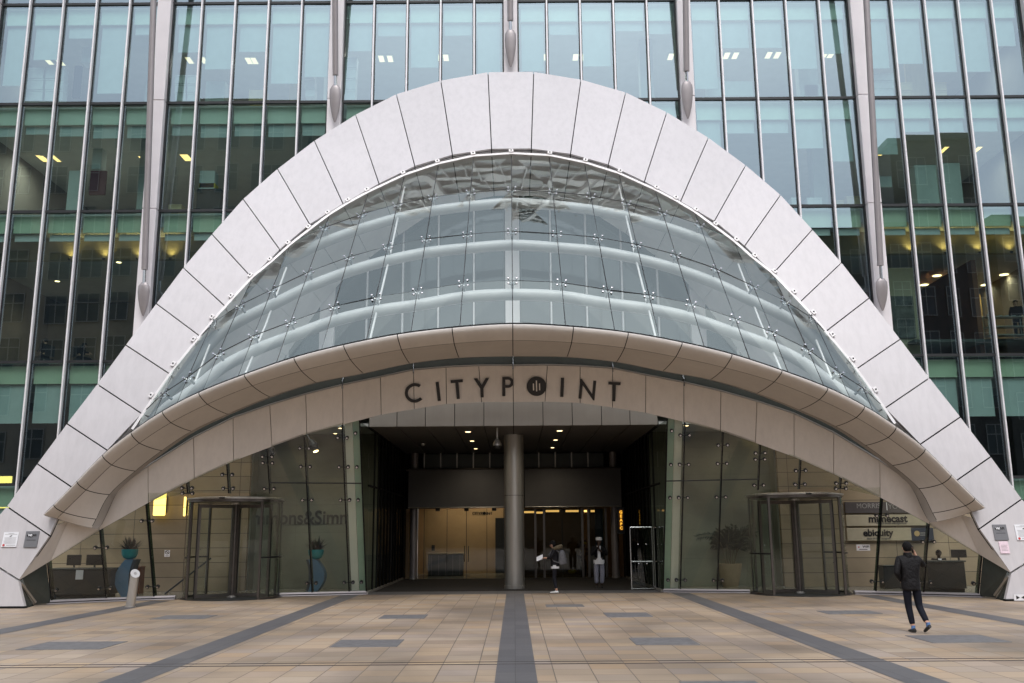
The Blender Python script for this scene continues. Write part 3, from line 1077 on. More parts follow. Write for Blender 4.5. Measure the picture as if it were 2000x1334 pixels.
def foot_plate(name, px0, px1, py0, py1, mat, label, cat, group=None):
    c = at_arch((px0 + px1) / 2, (py0 + py1) / 2)
    wd = abs(at_arch(px1, (py0 + py1) / 2).x - at_arch(px0, (py0 + py1) / 2).x)
    ht = (at_arch((px0 + px1) / 2, py0) - at_arch((px0 + px1) / 2, py1)).length
    o = thing(name, label, cat, c, group)
    c2 = c + AN * 0.006
    h, v = AR * wd / 2, AUp * ht / 2
    MB().slab([c2 - h - v, c2 + h - v, c2 + h + v, c2 - h + v], AN * 0.018).build('plate', M[mat], o)
    return o, c2 + AN * 0.019, wd, ht


def onplate(o, c, w_, h_, u, v, body, size, mat, bold=0.0, name='lettering'):
    p = c + AR * (u * w_) + AUp * (v * h_)
    return place_text(name, body, size, p, AR, AUp, M[mat], o, 0.002, bold, 'CENTER', 0.0025)


def onbar(o, c, w_, h_, u0, u1, v0, v1, mat, name='print'):
    n = AN * 0.002
    ps = [c + AR * (u * w_) + AUp * (v * h_) + n for u, v in ((u0, v0), (u1, v0), (u1, v1), (u0, v1))]
    return MB().slab(ps, AN * 0.002).build(name, M[mat], o)


for (x0, x1, y0, y1, lab) in [(49, 75, 1038, 1069, 'grey wireless network plate on the left foot of the arch'), (1940, 1967, 1025, 1055, 'grey wireless network plate on the right foot of the arch')]:
    o, c, w_, h_ = foot_plate('wifi_plate', x0, x1, y0, y1, 'plate', lab, 'sign')
    ps = [c + AR * (w_ * (-0.12 + 0.26 * math.cos(t) * 1.0)) + AUp * (h_ * (0.24 + 0.12 * math.sin(t))) + AN * 0.002 for t in [2 * math.pi * i / 20 for i in range(20)]]
    MB().slab(ps, AN * 0.002).build('emblem', M['letter'], o)
    onplate(o, c, w_, h_, -0.14, 0.24, 'Wi', 0.095, 'paper', 0.004)
    onplate(o, c, w_, h_, 0.24, 0.24, 'Fi', 0.095, 'letter', 0.004)
    onbar(o, c, w_, h_, -0.12, 0.12, 0.07, 0.09, 'ink')
    onbar(o, c, w_, h_, -0.34, 0.34, -0.07, -0.04, 'letter')
for (x0, x1, y0, y1, lab) in [(6, 35, 1040, 1068, 'white notice plaque with small print on the left foot of the arch'), (1983, 2016, 1025, 1055, 'white notice plaque with small print on the right foot of the arch')]:
    o, c, w_, h_ = foot_plate('notice_plaque', x0, x1, y0, y1, 'paper', lab, 'notice')
    onbar(o, c, w_, h_, -0.18, 0.2, 0.41, 0.43, 'inkmid')
    onbar(o, c, w_, h_, -0.42, 0.42, 0.34, 0.36, 'inkmid')
    MB().slab([c + AR * (w_ * (0.0 + du)) + AUp * (h_ * (0.24 + dv)) + AN * 0.002 for du, dv in ((-0.09, -0.03), (0.03, -0.05), (0.11, 0.05), (0.02, 0.03))], AN * 0.002).build('emblem', M['letter'], o)
    for kk in range(6):
        onbar(o, c, w_, h_, -0.4 + 0.02 * (kk % 3), 0.42 - 0.03 * (kk % 2), 0.11 - kk * 0.075, 0.125 - kk * 0.075, 'inkmid')
    onbar(o, c, w_, h_, -0.2, 0.42, -0.40, -0.375, 'inkmid')
    MB().slab([c + AR * (w_ * -0.36 + 0.035 * math.cos(t)) + AUp * (h_ * -0.39 + 0.035 * math.sin(t)) + AN * 0.002 for t in [2 * math.pi * i / 14 for i in range(14)]], AN * 0.002).build('red_mark', M['red'], o)
o, c, w_, h_ = foot_plate('paper_notice', 1952, 1970, 1058, 1081, 'pinkpaper', 'pale pink paper notice taped below the wireless plate', 'notice')
for kk in range(5):
    onbar(o, c, w_, h_, -0.34, 0.34 - 0.06 * (kk % 2), 0.18 - kk * 0.11, 0.20 - kk * 0.11, 'inkmid')
# bow-tie sticker low on the right foot
p = at_y(1994, 1167, 27.42)
o = thing('floor_level_sticker', 'small white sticker with black bow tie mark low on the arch foot', 'sticker', p)
MB().box(p.x - 0.19, p.x + 0.22, 27.425, 27.445, p.z - 0.085, p.z + 0.085).build('label', M['paper'], o)
MB().slab([V((p.x - 0.13, 27.422, p.z - 0.055)), V((p.x - 0.03, 27.422, p.z)), V((p.x - 0.13, 27.422, p.z + 0.055))], (0, -0.003, 0)).build('mark', M['letter'], o)
MB().slab([V((p.x + 0.12, 27.422, p.z - 0.055)), V((p.x + 0.01, 27.422, p.z)), V((p.x + 0.12, 27.422, p.z + 0.055))], (0, -0.003, 0)).build('mark', M['letter'], o)
#@@PART2
# ------------------------------------------------------------------ canopy rim (eyebrow)
TX = [1002, 883, 776, 671, 574, 477, 388, 317, 256, 200, 150, 105, 85]
TYp = [634.5, 642, 655, 675.5, 700, 733, 768, 804.5, 845, 889, 940, 986, 1005]
MX = [1003, 887, 784, 684, 588.7, 492.7, 405, 333.7, 272, 218, 168, 123.5, 111]
MYp = [665, 671, 683, 702, 724.5, 753.5, 789.5, 825.5, 865.5, 908, 957, 1000.6, 1013]
BX = [1003, 896.5, 800, 709.5, 617, 526.5, 444, 373.5, 315.5, 263.6, 213, 187, 178]
BYp = [696, 699, 710, 729, 747, 775, 808.6, 842, 880, 920, 966, 1014, 1031]
Tw, Mw, Bw = [], [], []
for i in range(13):
    yt = 26.7 + 0.9 * (i / 12) ** 2
    Tw.append(at_y(TX[i], TYp[i], yt))
    Mw.append(at_y(MX[i], MYp[i], yt + 0.42))
    Bw.append(at_s(BX[i], BYp[i], -0.58))
for L_ in (Tw, Mw, Bw):
    L_[0].x = 0.0


def catmull(P, i, t):
    """smooth curve through P, mirrored at the centre"""
    g = lambda k: P[k] if 0 <= k < len(P) else (mir(P[-k]) if k < 0 else P[-1] + (P[-1] - P[-2]))
    p0, p1, p2, p3 = g(i - 1), g(i), g(i + 1), g(i + 2)
    return 0.5 * (2 * p1 + (p2 - p0) * t + (2 * p0 - 5 * p1 + 4 * p2 - p3) * t * t + (3 * p1 - p0 - 3 * p2 + p3) * t ** 3)


rim = thing('canopy_rim', 'curved cladded canopy eyebrow projecting over the entrance, below the glass', 'canopy', (0, 27, 0))


def rim_section(i, t):
    T, Mm, B = catmull(Tw, i, t), catmull(Mw, i, t), catmull(Bw, i, t)
    ctrl = lerp(T, Mm, 0.35) + V((0, -0.20, -0.02))
    lip = [T + V((0, 0.95, 0.12)), T + V((0, 0.30, 0.10)), T + V((0, 0.10, 0.055)), T]
    for k in range(1, 7):
        s = k / 6
        lip.append(T * (1 - s) ** 2 + ctrl * 2 * s * (1 - s) + Mm * s * s)
    sof = []
    cs = lerp(Mm, B, 0.5) + V((0, 0, -0.05))
    for k in range(0, 7):
        s = k / 6
        sof.append(Mm * (1 - s) ** 2 + cs * 2 * s * (1 - s) + B * s * s)
    # dark return turned up at the back edge
    d = (B - Mm).normalized()
    edge = [B + d * 0.014, B + d * 0.20 + V((0, 0, 0.03)), B + d * 0.27 + V((0, 0, 0.12)), B + d * 0.28 + V((0, 0, 0.45))]
    return lip, sof, edge


def sheet(rows):
    m = MB()
    return m.loft(rows, False, False)


NS = 5
for sx in (1, -1):
    fn = (lambda p: V(p)) if sx == 1 else mir
    for i in range(12):
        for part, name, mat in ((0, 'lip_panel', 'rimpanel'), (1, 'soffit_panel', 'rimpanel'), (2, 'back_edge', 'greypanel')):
            rows = []
            for k in range(NS + 1):
                t = k / NS
                sec = rim_section(i, t)[part]
                rows.append([fn(p) for p in sec])
            if part < 2:
                g_ = 0.013
                d0 = (rows[1][0] - rows[0][0]).normalized() * g_
                rows[0] = [p + d0 for p in rows[0]]
                rows[-1] = [p - d0 for p in rows[-1]]
                if part == 0:
                    for r_ in rows:
                        r_[-1] = r_[-1] + (r_[-2] - r_[-1]).normalized() * 0.009
                else:
                    for r_ in rows:
                        r_[0] = r_[0] + (r_[1] - r_[0]).normalized() * 0.009
            sheet(rows).build(name, M[mat], rim, True)
    # inner core that closes the shell and darkens the joints
    rows = []
    for i in range(12):
        for k in range(NS + (1 if i == 11 else 0)):
            lip, sof, edge = rim_section(i, k / NS)
            prof = lip + sof[1:] + edge[2:]
            sec = [fn(p + V((0, 0.07, 0.05))) for p in prof]
            rows.append(sec)
    MB().loft(rows, True, True).build('core', M['gap'], rim)
    # end cap
    lip, sof, edge = rim_section(11, 1.0)
    MB().add([fn(p) for p in lip + sof[1:]], [tuple(range(len(lip) + len(sof) - 1))]).build('end_cap', M['greypanel'], rim)

# ------------------------------------------------------------------ glass roof between arch and rim
AX = [(1000, 296), (925, 301), (856.5, 316), (790, 338), (720, 371), (644, 415), (567, 474), (494, 537), (420, 618), (345, 710), (280, 805)]
MIDC = [(683, 391), (607, 443), (532, 506), (457, 577), (384, 662), (302, 771), (259, 835)]
RX = [(1002, 640), (897, 650), (800, 662), (713, 673), (623, 697), (532, 727), (458, 750), (388, 778), (336, 806), (290, 835), (262, 855)]
P1 = [(350, 640), (575, 466), (650, 437), (755, 402), (839, 385), (912, 375), (1000, 369)]
P2 = [(250, 760), (440, 611), (472, 594), (595, 533), (696, 496), (762, 479), (835, 465), (909, 457), (1000, 451)]
P3 = [(200, 850), (331, 760), (357, 744), (423, 692), (490, 657), (647, 599), (730, 580), (807, 569), (897, 553), (1000, 547)]
roof = thing('glass_roof', 'curved frameless glass roof spanning from the white arch down to the rim', 'glass roof', (0, 30, 0))
nodes = []       # nodes[i][p]
for i in range(11):
    a, r_ = AX[i], RX[i]
    A3 = at_arch(a[0], a[1] + 5, 0.12)
    yt = interp([(85, 27.6), (256, 27.2), (477, 26.95), (1002, 26.7)], r_[0])
    R3 = at_y(r_[0], r_[1] + 4, yt + 0.75)
    row = [(0.0, A3)]
    prev = 0.0
    for P in (P1, P2, P3):
        lo, hi = 0.0, 1.0
        f0 = interp(P, a[0]) - a[1]
        t = None
        for k in range(400):
            s = k / 399
            x, y = lerp(a[0], r_[0], s), lerp(a[1], r_[1], s)
            if y >= interp(P, x):
                t = s
                break
        if t is None:
            t = 1.0
        t = max(t, prev)
        prev = t
        x, y = lerp(a[0], r_[0], t), lerp(a[1], r_[1], t)
        # depth along the meridian by its height in the picture, bulging forward
        Yd = lerp(A3.y, R3.y, t) - 0.5 * 4 * t * (1 - t)
        row.append((t, at_y(x, y, Yd)))
    row.append((1.0, R3))
    nodes.append(row)
for p in range(5):
    nodes[0][p][1].x = 0.0
sealm = {}
for sx in (1, -1):
    fn = (lambda p: V(p)) if sx == 1 else mir
    for i in range(10):
        for p in range(4):
            a, b, c, d = nodes[i][p], nodes[i + 1][p], nodes[i + 1][p + 1], nodes[i][p + 1]
            pts = []
            for n_ in (a, b, c, d):
                if not pts or (pts[-1] - n_[1]).length > 0.03:
                    pts.append(n_[1])
            if (pts[0] - pts[-1]).length < 0.03:
                pts.pop()
            if len(pts) < 3:
                continue
            c_ = sum(pts, V((0, 0, 0))) / len(pts)
            # each pane sits at its own tiny tilt, as real panes do
            nrm = (pts[1] - pts[0]).cross(pts[2] - pts[0]).normalized()
            tx, ty = random.uniform(-0.012, 0.012), random.uniform(-0.012, 0.012)
            pts = [q + nrm * ((q.x - c_.x) * tx + (q.z - c_.z) * ty) for q in pts]
            MB().add([fn(q) for q in pts], [tuple(range(len(pts)))]).build('glass_pane', M['canglass'], roof)
    for i in range(0 if sx == 1 else 1, 11):
        MB().tube([fn(nodes[i][p][1]) for p in range(5) if p == 0 or nodes[i][p][0] > nodes[i][p - 1][0] + 1e-4], 0.014, 5).build('seal', M['dark'], roof)
    for p in (1, 2, 3):
        pts = []
        for i in range(11):
            pts.append(fn(nodes[i][p][1]))
            if nodes[i][p][0] < 1e-3 or (i and nodes[i][p][0] == 0):
                break
        MB().tube(pts, 0.013, 5).build('seal', M['dark'], roof)
        # big tubular hoop behind each row of fittings
        tp = [q + V((0, 0.62, -0.30)) for q in pts]
        ext = tp[-1] + (tp[-1] - tp[-2]) * 0.9
        tp = [V((0, tp[0].y, tp[0].z))] + tp[1:] + [ext]
        # smooth it
        sm = []
        for k in range(len(tp) - 1):
            g = lambda q: tp[max(0, min(len(tp) - 1, q))] if q >= 0 else mir(tp[-q])
            for s in range(4):
                t = s / 4
                p0, p1, p2, p3 = g(k - 1), g(k), g(k + 1), g(k + 2)
                sm.append(0.5 * (2 * p1 + (p2 - p0) * t + (2 * p0 - 5 * p1 + 4 * p2 - p3) * t * t + (3 * p1 - p0 - 3 * p2 + p3) * t ** 3))
        sm.append(tp[-1])
        MB().tube(sm, 0.19, 14).build('hoop_tube', M['tube'], roof, True)
    # edge frame and clips along the arch
    fp = [at_arch(x, y + 4, 0.0) for x, y in sorted([q for q in AX] + MIDC, key=lambda q: -q[0]) if (x, y) != (280, 805)]
    fp[0].x = 0
    fm = MB()
    rows = []
    for k, q in enumerate(fp):
        d = (fp[min(k + 1, len(fp) - 1)] - fp[max(0, k - 1)]).normalized()
        nn = d.cross(AN).normalized()
        h = 0.042
        rows.append([fn(q + nn * h + AN * 0.04), fn(q - nn * h + AN * 0.04), fn(q - nn * h - AN * 0.08), fn(q + nn * h - AN * 0.08)])
    fm.loft(rows).build('edge_frame', M['white'], roof)
    for k, q in enumerate(fp[:-1]):
        if k == 0 and sx == -1:
            continue
        d = (fp[k + 1] - fp[max(0, k - 1)]).normalized()
        nn = d.cross(AN).normalized()
        if nn.z < 0:
            nn = -nn
        c = q + nn * 0.11
        m = MB()
        ring = [c + d * 0.085 - nn * 0.07, c - d * 0.085 - nn * 0.07, c - d * 0.085 + nn * 0.05, c + d * 0.085 + nn * 0.05]
        m.slab([fn(z + AN * 0.075) for z in ring], AN * -0.07)
        cl = m.build('clip', M['white'], roof)
        MB().sphere(fn(c + AN * 0.082 + nn * 0.0), 0.028, 6).build('bolt', M['dark'], cl)
# spider fittings
sp_proto = None
for sx in (1, -1):
    fn = (lambda p: V(p)) if sx == 1 else mir
    for i in range(0 if sx == 1 else 1, 10):
        for p in (1, 2, 3):
            if nodes[i][p][0] < 0.02:
                continue
            c = nodes[i][p][1]
            u = (nodes[min(i + 1, 10)][p][1] - nodes[max(i - 1, 0)][p][1])
            if i == 0:
                u = V((1, 0, 0))
            v = nodes[i][p + 1][1] - nodes[i][p - 1][1]
            u, v = fn(u).normalized(), fn(v).normalized()
            n = u.cross(v).normalized()
            if n.y > 0:
                n = -n
            if sp_proto is None:
                m = MB()
                for a_, b_ in ((1, 1), (1, -1), (-1, 1), (-1, -1)):
                    m.tube([V((0, 0, -0.16)), V((a_ * 0.10, b_ * 0.09, -0.13)), V((a_ * 0.17, b_ * 0.155, -0.02)), V((a_ * 0.17, b_ * 0.155, 0.02))], [0.035, 0.028, 0.024, 0.024], 6)
                    m.lathe([(0.045, 0.012), (0.045, 0.028), (0.02, 0.034)], (a_ * 0.17, b_ * 0.155, 0), 8)
                m.tube([V((0, 0, -0.42)), V((0, 0, -0.13))], [0.06, 0.055], 8)
                m.sphere((0, 0, -0.17), 0.075, 8)
                sp_proto = m.build('spider_fitting', M['chrome'], None, True)
                o = sp_proto
            else:
                o = sp_proto.copy()
                COL.objects.link(o)
            yv = n.cross(u).normalized()
            o.parent = roof
            o.matrix_parent_inverse = Matrix.Identity(4)
            o.matrix_basis = Matrix.Translation(fn(c) - V(roof.location)) @ Matrix((u, yv, n)).transposed().to_4x4() @ Matrix.Scale(0.78, 4)
# tension rods just inside the glass
for sx in (1, -1):
    fn = (lambda p: V(p)) if sx == 1 else mir
    for i, f0 in ((3, 0.0), (6, 0.1), (8, 0.2)):
        a = lerp(nodes[i][0][1], nodes[i][4][1], f0 + 0.04) + V((0, 0.45, -0.05))
        b = nodes[i][4][1] + V((0, 0.5, 0))
        MB().tube([fn(a), fn(lerp(a, b, 0.5) + V((0, 0.15, 0))), fn(b)], 0.035, 8).build('tension_rod', M['white'], roof, True)

# ------------------------------------------------------------------ sign fascia
UPX = [(1003, 715), (935, 715), (871, 718), (807.5, 723.5), (743, 737.5), (669, 753), (597, 771), (527, 792), (455, 817), (378, 855.5), (289, 911), (190, 985), (132, 1018)]
LOX = [(1003, 786), (940.5, 785.5), (872, 789), (809, 799), (744.5, 810), (670, 829), (599, 848), (531, 872), (456, 900.5), (379.5, 935), (289.5, 982), (193.5, 1036), (98, 1096)]
Uw = [at_s(*p) for p in UPX]
Lw = [at_s(*p) for p in LOX]
Uw[0].x = Lw[0].x = 0
Lw[0].z = Lw[1].z
fas = thing('sign_fascia', 'curved pale fascia band carrying black lettering above the entrance', 'fascia', (0, 30.5, 0))
for sx in (1, -1):
    fn = (lambda p: V(p)) if sx == 1 else mir
    for i in range(12):
        q = shrink((fn(Uw[i]), fn(Lw[i]), fn(Uw[i + 1]), fn(Lw[i + 1])), 0.011)
        MB().slab(q, (0, 0.06, 0.02)).build('fascia_panel', M['fascia'], fas)
    # last facets running down to the foot of the arch
    ai, ap = fn(Iw[-1]) + V((0, -0.02, 0)), fn(lerp(Iw[-2], Iw[-3], 0.22)) + V((0, 0.12, 0))
    MB().slab([fn(Uw[-1]), fn(Lw[-1]), ai + V((0.03 * sx, 0, 0)), lerp(ap, ai, 0.02)], (0, 0.05, 0.02)).build('fascia_panel', M['fascia'], fas)
allU = [mir(p) for p in reversed(Uw)] + Uw[1:]
allL = [mir(p) for p in reversed(Lw)] + Lw[1:]
rows = [[a + V((0, 0.07, -0.01)), b + V((0, 0.07, 0.01)), b + V((0, 0.10, 0.03)), a + V((0, 0.10, 0.0))] for a, b in zip(allU, allL)]
MB().loft(rows).build('joint_backing', M['gap'], fas)
# soffit under the fascia, back to the glass, and the top capping
rows = [[a + V((0, -0.02, 0.015)), a + V((0, 0.30, 0.015)), a + V((0, 0.30, 0.055)), a + V((0, -0.02, 0.055))] for a in allU]
MB().loft(rows).build('capping', M['tube'], fas)
# clerestory glazing and posts above the fascia
rows = [[a + V((0, 0.26, 0.05)), a + V((0, 0.10, 0.75))] for a in allU[2:-2]]
MB().loft(rows, False, False).build('clerestory_glass', M['louvre'], fas)
for k, a in enumerate(allU[2:-2]):
    MB().box(a.x - 0.045, a.x + 0.045, a.y + 0.30, a.y + 0.42, a.z + 0.04, a.z + 0.9).build('clerestory_post', M['dark'], fas)
for xx in (0, 2.75, -2.75, 5.6, -5.6):
    kk = min(range(len(allU)), key=lambda j: abs(allU[j].x - xx))
    a = allU[kk]
    MB().tube([a + V((0, -0.03, -0.10)), a + V((0, -0.03, 0.12)), a + V((0, 0.2, 0.35))], 0.025, 6).build('bracket', M['chrome'], fas, True)
# lettering: each letter stands on the fascia
LET = [('C', 809, 767, 8.5), ('I', 856, 764, 6.5), ('T', 893.5, 760, 5), ('Y', 941, 757, 2.5), ('P', 991, 754.5, 0.6), ('I', 1098, 756, -3.5), ('N', 1147, 760.5, -6), ('T', 1199.5, 764.5, -6)]
for ch, px, py, ang in LET:
    c = at_s(px, py, -0.01)
    upv = V((0, -LEAN, 1)).normalized()
    e = 0.05
    rt = (S(c.x + e, c.z) - S(c.x - e, c.z)).normalized()
    upv = (upv - rt * upv.dot(rt)).normalized()
    a_ = R(ang)
    r2 = rt * math.cos(a_) + upv * math.sin(a_)
    u2 = upv * math.cos(a_) - rt * math.sin(a_)
    # strokes drawn as a geometric sans
    H, Wst = 0.64, 0.105
    n = rt.cross(upv)

    def P_(x, y):
        return c + r2 * x + u2 * y + n * 0.02

    def poly(pts):
        return MB().slab([P_(x, y) for x, y in pts], n * 0.03)
    h, s = H / 2, Wst / 2
    lm = MB()
    if ch == 'I':
        lm.slab([P_(x, y) for x, y in ((-s, -h), (s, -h), (s, h), (-s, h))], n * 0.03)
    elif ch == 'T':
        lm.slab([P_(x, y) for x, y in ((-s, -h), (s, -h), (s, h - 0.09), (0.20, h - 0.09), (0.20, h), (-0.20, h), (-0.20, h - 0.09), (-s, h - 0.09))], n * 0.03)
    elif ch == 'N':
        lm.slab([P_(x, y) for x, y in ((-0.26, -h), (-0.165, -h), (-0.165, 0.14), (0.22, -h - 0.02), (0.265, -h - 0.02), (0.265, h), (0.17, h), (0.17, -0.13), (-0.21, h + 0.02), (-0.26, h + 0.02))], n * 0.03)
    elif ch == 'Y':
        lm.slab([P_(x, y) for x, y in ((-s, -h), (s, -h), (s, -0.02), (0.25, h), (0.135, h), (0, 0.10), (-0.135, h), (-0.25, h), (-s, -0.02))], n * 0.03)
    elif ch == 'C':
        out_, in_ = [], []
        for k in range(25):
            t = R(48 + k * 264 / 24)
            out_.append(P_(0.02 + 0.325 * math.cos(t), 0.325 * math.sin(t)))
            in_.append(P_(0.02 + 0.228 * math.cos(t), 0.228 * math.sin(t)))
        for k in range(24):
            lm.slab([out_[k], out_[k + 1], in_[k + 1], in_[k]], n * 0.03)
    elif ch == 'P':
        lm.slab([P_(x, y) for x, y in ((-0.17, -h), (-0.07, -h), (-0.07, h), (-0.17, h))], n * 0.03)
        lm.slab([P_(x, y) for x, y in ((-0.07, h), (-0.07, h - 0.085), (0.02, h - 0.085), (0.02, h))], n * 0.03)
        lm.slab([P_(x, y) for x, y in ((-0.07, -0.04), (-0.07, 0.045), (0.02, 0.045), (0.02, -0.04))], n * 0.03)
        out_, in_ = [], []
        cy_ = (h - 0.04) / 2
        for k in range(15):
            t = R(-90 + k * 180 / 14)
            out_.append(P_(0.02 + 0.18 * math.cos(t), cy_ + (h + 0.04) / 2 * math.sin(t)))
            in_.append(P_(0.02 + 0.085 * math.cos(t), cy_ + ((h + 0.04) / 2 - 0.085) * math.sin(t)))
        for k in range(14):
            lm.slab([out_[k], out_[k + 1], in_[k + 1], in_[k]], n * 0.03)
    lm.build('letter', M['letter'], fas)
c = at_s(1048, 754, -0.01)
rt = (S(c.x + 0.05, c.z) - S(c.x - 0.05, c.z)).normalized()
upv = V((0, -LEAN, 1)).normalized()
upv = (upv - rt * upv.dot(rt)).normalized()
n = rt.cross(upv)
MB().slab([c + n * 0.02 + rt * 0.325 * math.cos(t) + upv * 0.325 * math.sin(t) for t in [2 * math.pi * k / 32 for k in range(32)]], n * 0.03).build('emblem_disc', M['letter'], fas)
for dx, y0, y1 in ((-0.10, -0.13, 0.10), (0, -0.165, 0.20), (0.10, -0.13, 0.10)):
    MB().slab([c + n * 0.052 + rt * (dx + a) + upv * b for a, b in ((-0.019, y0), (0.019, y0), (0.019, y1), (-0.019, y1))], n * 0.008).build('emblem_bar', M['fascia'], fas)

# ------------------------------------------------------------------ entrance glass walls
JX = [-13.9, -12.62, -11.4, -10.22, -9.05, -7.85, -6.72, -5.55, -5.0]
lowtab = sorted([(p.x, p.z) for p in Lw] + [(-14.3, 0.95), (-14.0, 1.05)])


def zlow(x):
    return interp(lowtab, -abs(x))


for sx, side in ((1, 'behind the bollard and the turquoise bowls'), (-1, 'behind the walking man and the potted palm')):
    fn = (lambda p: V(p)) if sx == 1 else mir
    gw = thing('entrance_glass_wall', 'outward leaning frameless glass wall ' + side, 'glass wall', (fn(V((-9, 30, 0)))))
    JJ = [-14.15] + JX
    MB().slab([fn(V((-14.16, 28.56, 0.04))), fn(S(-13.93, 0.04)), fn(S(-13.93, zlow(-13.93) + 0.10)), fn(Iw[-1] + V((0.03, 0.14, 0.03)))], (0, 0.03, 0)).build('dark_pane', M['louvre'], gw)
    for k in range(1, len(JJ) - 1):
        x0, x1 = JJ[k], JJ[k + 1]
        g_ = 0.012
        xa, xb = x0 + g_, x1 - g_
        def pane(za0, za1, zb0, zb1):
            MB().add([fn(S(xa, za0)), fn(S(xb, za1)), fn(S(xb, zb1)), fn(S(xa, zb0))], [(0, 1, 2, 3)]).build('glass_pane', M['entglass' if k else 'sideglass'], gw)
        if x1 <= -10.3:
            if x1 > -11.3:
                pane(3.32, 3.32, zlow(xa) + 0.05, zlow(xb) + 0.05) if zlow(xa) > 3.4 else None
                xb = -10.75
                pane(0.14, 0.14, min(3.2, zlow(xa) + 0.05), 3.2)
            else:
                pane(0.14, 0.14, zlow(xa) + 0.05, zlow(xb) + 0.05)
        elif x0 < -8:
            pane(3.30, 3.30, zlow(xa) + 0.05, zlow(xb) + 0.05)
            if x1 > -8:
                pass
        else:
            pane(0.14, 0.14, 3.62, 3.62)
            pane(3.65, 3.65, zlow(xa) + 0.05, zlow(xb) + 0.05)
            MB().tube([fn(S(xa, 3.635)), fn(S(xb, 3.635))], 0.022, 5).build('seal', M['dark'], gw)
    # small sidelight between door drum and first full pane
    MB().add([fn(S(-7.75, 0.14)), fn(S(-7.6, 0.14)), fn(S(-7.6, 3.2)), fn(S(-7.75, 3.2))], [(0, 1, 2, 3)]).build('glass_pane', M['entglass'], gw)
    for k, x in enumerate(JX):
        z0 = 0.12 if not (-10.4 < x < -7.8) else 3.3
        zt = zlow(x) + 0.1
        # fin: glass blade standing behind the joint
        a, b = S(x, z0), S(x, zt)
        MB().slab([fn(a + V((-0.019, 0.01, 0))), fn(a + V((0.019, 0.01, 0))), fn(b + V((0.019, 0.01, 0))), fn(b + V((-0.019, 0.01, 0)))], (0, 0.05, 0)).build('joint_post', M['gap'], gw)
        if k < 8:
            MB().slab([fn(a + V((0, 0.07, 0))), fn(b + V((0, 0.07, 0))), fn(b + V((0.0, 0.24, 0))), fn(a + V((0.0, 0.24, 0)))], (0.022, 0, 0)).build('glass_fin', M['fing'], gw)
        zs = [0.42]
        if x < -12:
            zs = [0.42, zt - 0.62] if zt > 1.6 else [0.42]
        elif x < -11:
            zs = [0.42, zt - 0.6]
        elif x < -9.8:
            zs = [3.45, zt - 0.42]
        elif x < -7.8:
            zs = [3.45, zt - 0.42] if zt > 4.2 else [3.45]
            if x > -8.0:
                zs = [3.45, 4.25, zt - 0.35]
        else:
            zs = [0.42, 3.10, 4.15, zt - 0.5]
        for zz in zs:
            if zz > zt - 0.15:
                continue
            for dx in ((-0.14, 0.14) if k < 8 else (-0.14,)):
                c = fn(S(x + dx, zz))
                nn = V((0, -1, -LEAN)).normalized()
                ring = MB()
                u_, v_ = V((1, 0, 0)), nn.cross(V((1, 0, 0))).normalized()
                for rr, ln, mi in ((0.062, 0.02, 1), (0.034, 0.045, 0)):
                    ring.loft([[c + nn * l0 + u_ * math.cos(2 * math.pi * j / 10) * rr + v_ * math.sin(2 * math.pi * j / 10) * rr for j in range(10)] for l0 in (-0.04, ln)], True, True, mi)
                ring.build('glazing_bolt', [M['chrome'], M['dark']], gw)
            if k < 8:
                ar = MB().tube([fn(S(x - 0.14, zz)) + V((0, 0.06, 0)), fn(S(x + 0.14, zz)) + V((0, 0.06, 0))], 0.02, 6)
                ar.build('bolt_arm', M['dark'], gw)
    # steel sill along the base
    xs = [-14.0, -13.3, -12.6, -12, -11.4, -10.8]
    for seg in (xs, [-7.72, -7.2, -6.7, -6.1, -5.55, -5.0]):
        rows = [[fn(S(x, 0) + V((0, -0.06, 0.012))), fn(S(x, 0) + V((0, 0.10, 0.012))), fn(S(x, 0) + V((0, 0.10, 0.13))), fn(S(x, 0) + V((0, -0.02, 0.13)))] for x in seg]
        MB().loft(rows).build('sill', M['mast'], gw)
        rows = [[fn(S(x, 0) + V((0, -0.075, 0.055))), fn(S(x, 0) + V((0, -0.05, 0.055))), fn(S(x, 0) + V((0, -0.05, 0.075))), fn(S(x, 0) + V((0, -0.075, 0.075)))] for x in seg]
        MB().loft(rows).build('sill_groove', M['gap'], gw)
    # white post and green glass edge beside the portal
    for xa, xb, mat, nm, dy in ((-5.50, -5.26, 'post', 'white_post', 0.22), (-5.25, -5.04, 'postgreen', 'green_blade', 0.24)):
        zt = zlow(-5.3) + 0.3
        MB().slab([fn(S(xa, 0.1) + V((0, dy, 0))), fn(S(xb, 0.1) + V((0, dy, 0))), fn(S(xb, zt) + V((0, dy, 0))), fn(S(xa, zt) + V((0, dy, 0)))], (0, 0.12, 0)).build(nm, M[mat], gw)

# ------------------------------------------------------------------ portal: upper band, ceiling, flank walls, back wall
pb = thing('portal_beam', 'grey panelled beam spanning the recessed entrance below the sign fascia', 'beam', (0, 32.2, 5.6))
xs = [-4.98, -4.02, -3.04, -2.03, -1.02, 0, 1.02, 2.03, 3.04, 4.02, 4.98]
for a, b in zip(xs, xs[1:]):
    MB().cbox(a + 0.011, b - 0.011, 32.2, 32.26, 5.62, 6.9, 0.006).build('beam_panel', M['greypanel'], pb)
MB().box(-4.98, 4.98, 32.275, 32.35, 5.64, 6.9).build('joint_backing', M['gap'], pb)
pc = thing('entrance_ceiling', 'dark perforated ceiling over the recessed entrance', 'ceiling', (0, 37, 5.6))
for a, b in zip(xs, xs[1:]):
    MB().cbox(a + 0.012, b - 0.012, 32.36, 43.4, 5.62, 5.68, 0.006).build('ceiling_panel', M['darkceil'], pc)
MB().box(-4.93, 4.93, 32.36, 43.9, 5.70, 5.74).build('joint_backing', M['gap'], pc)
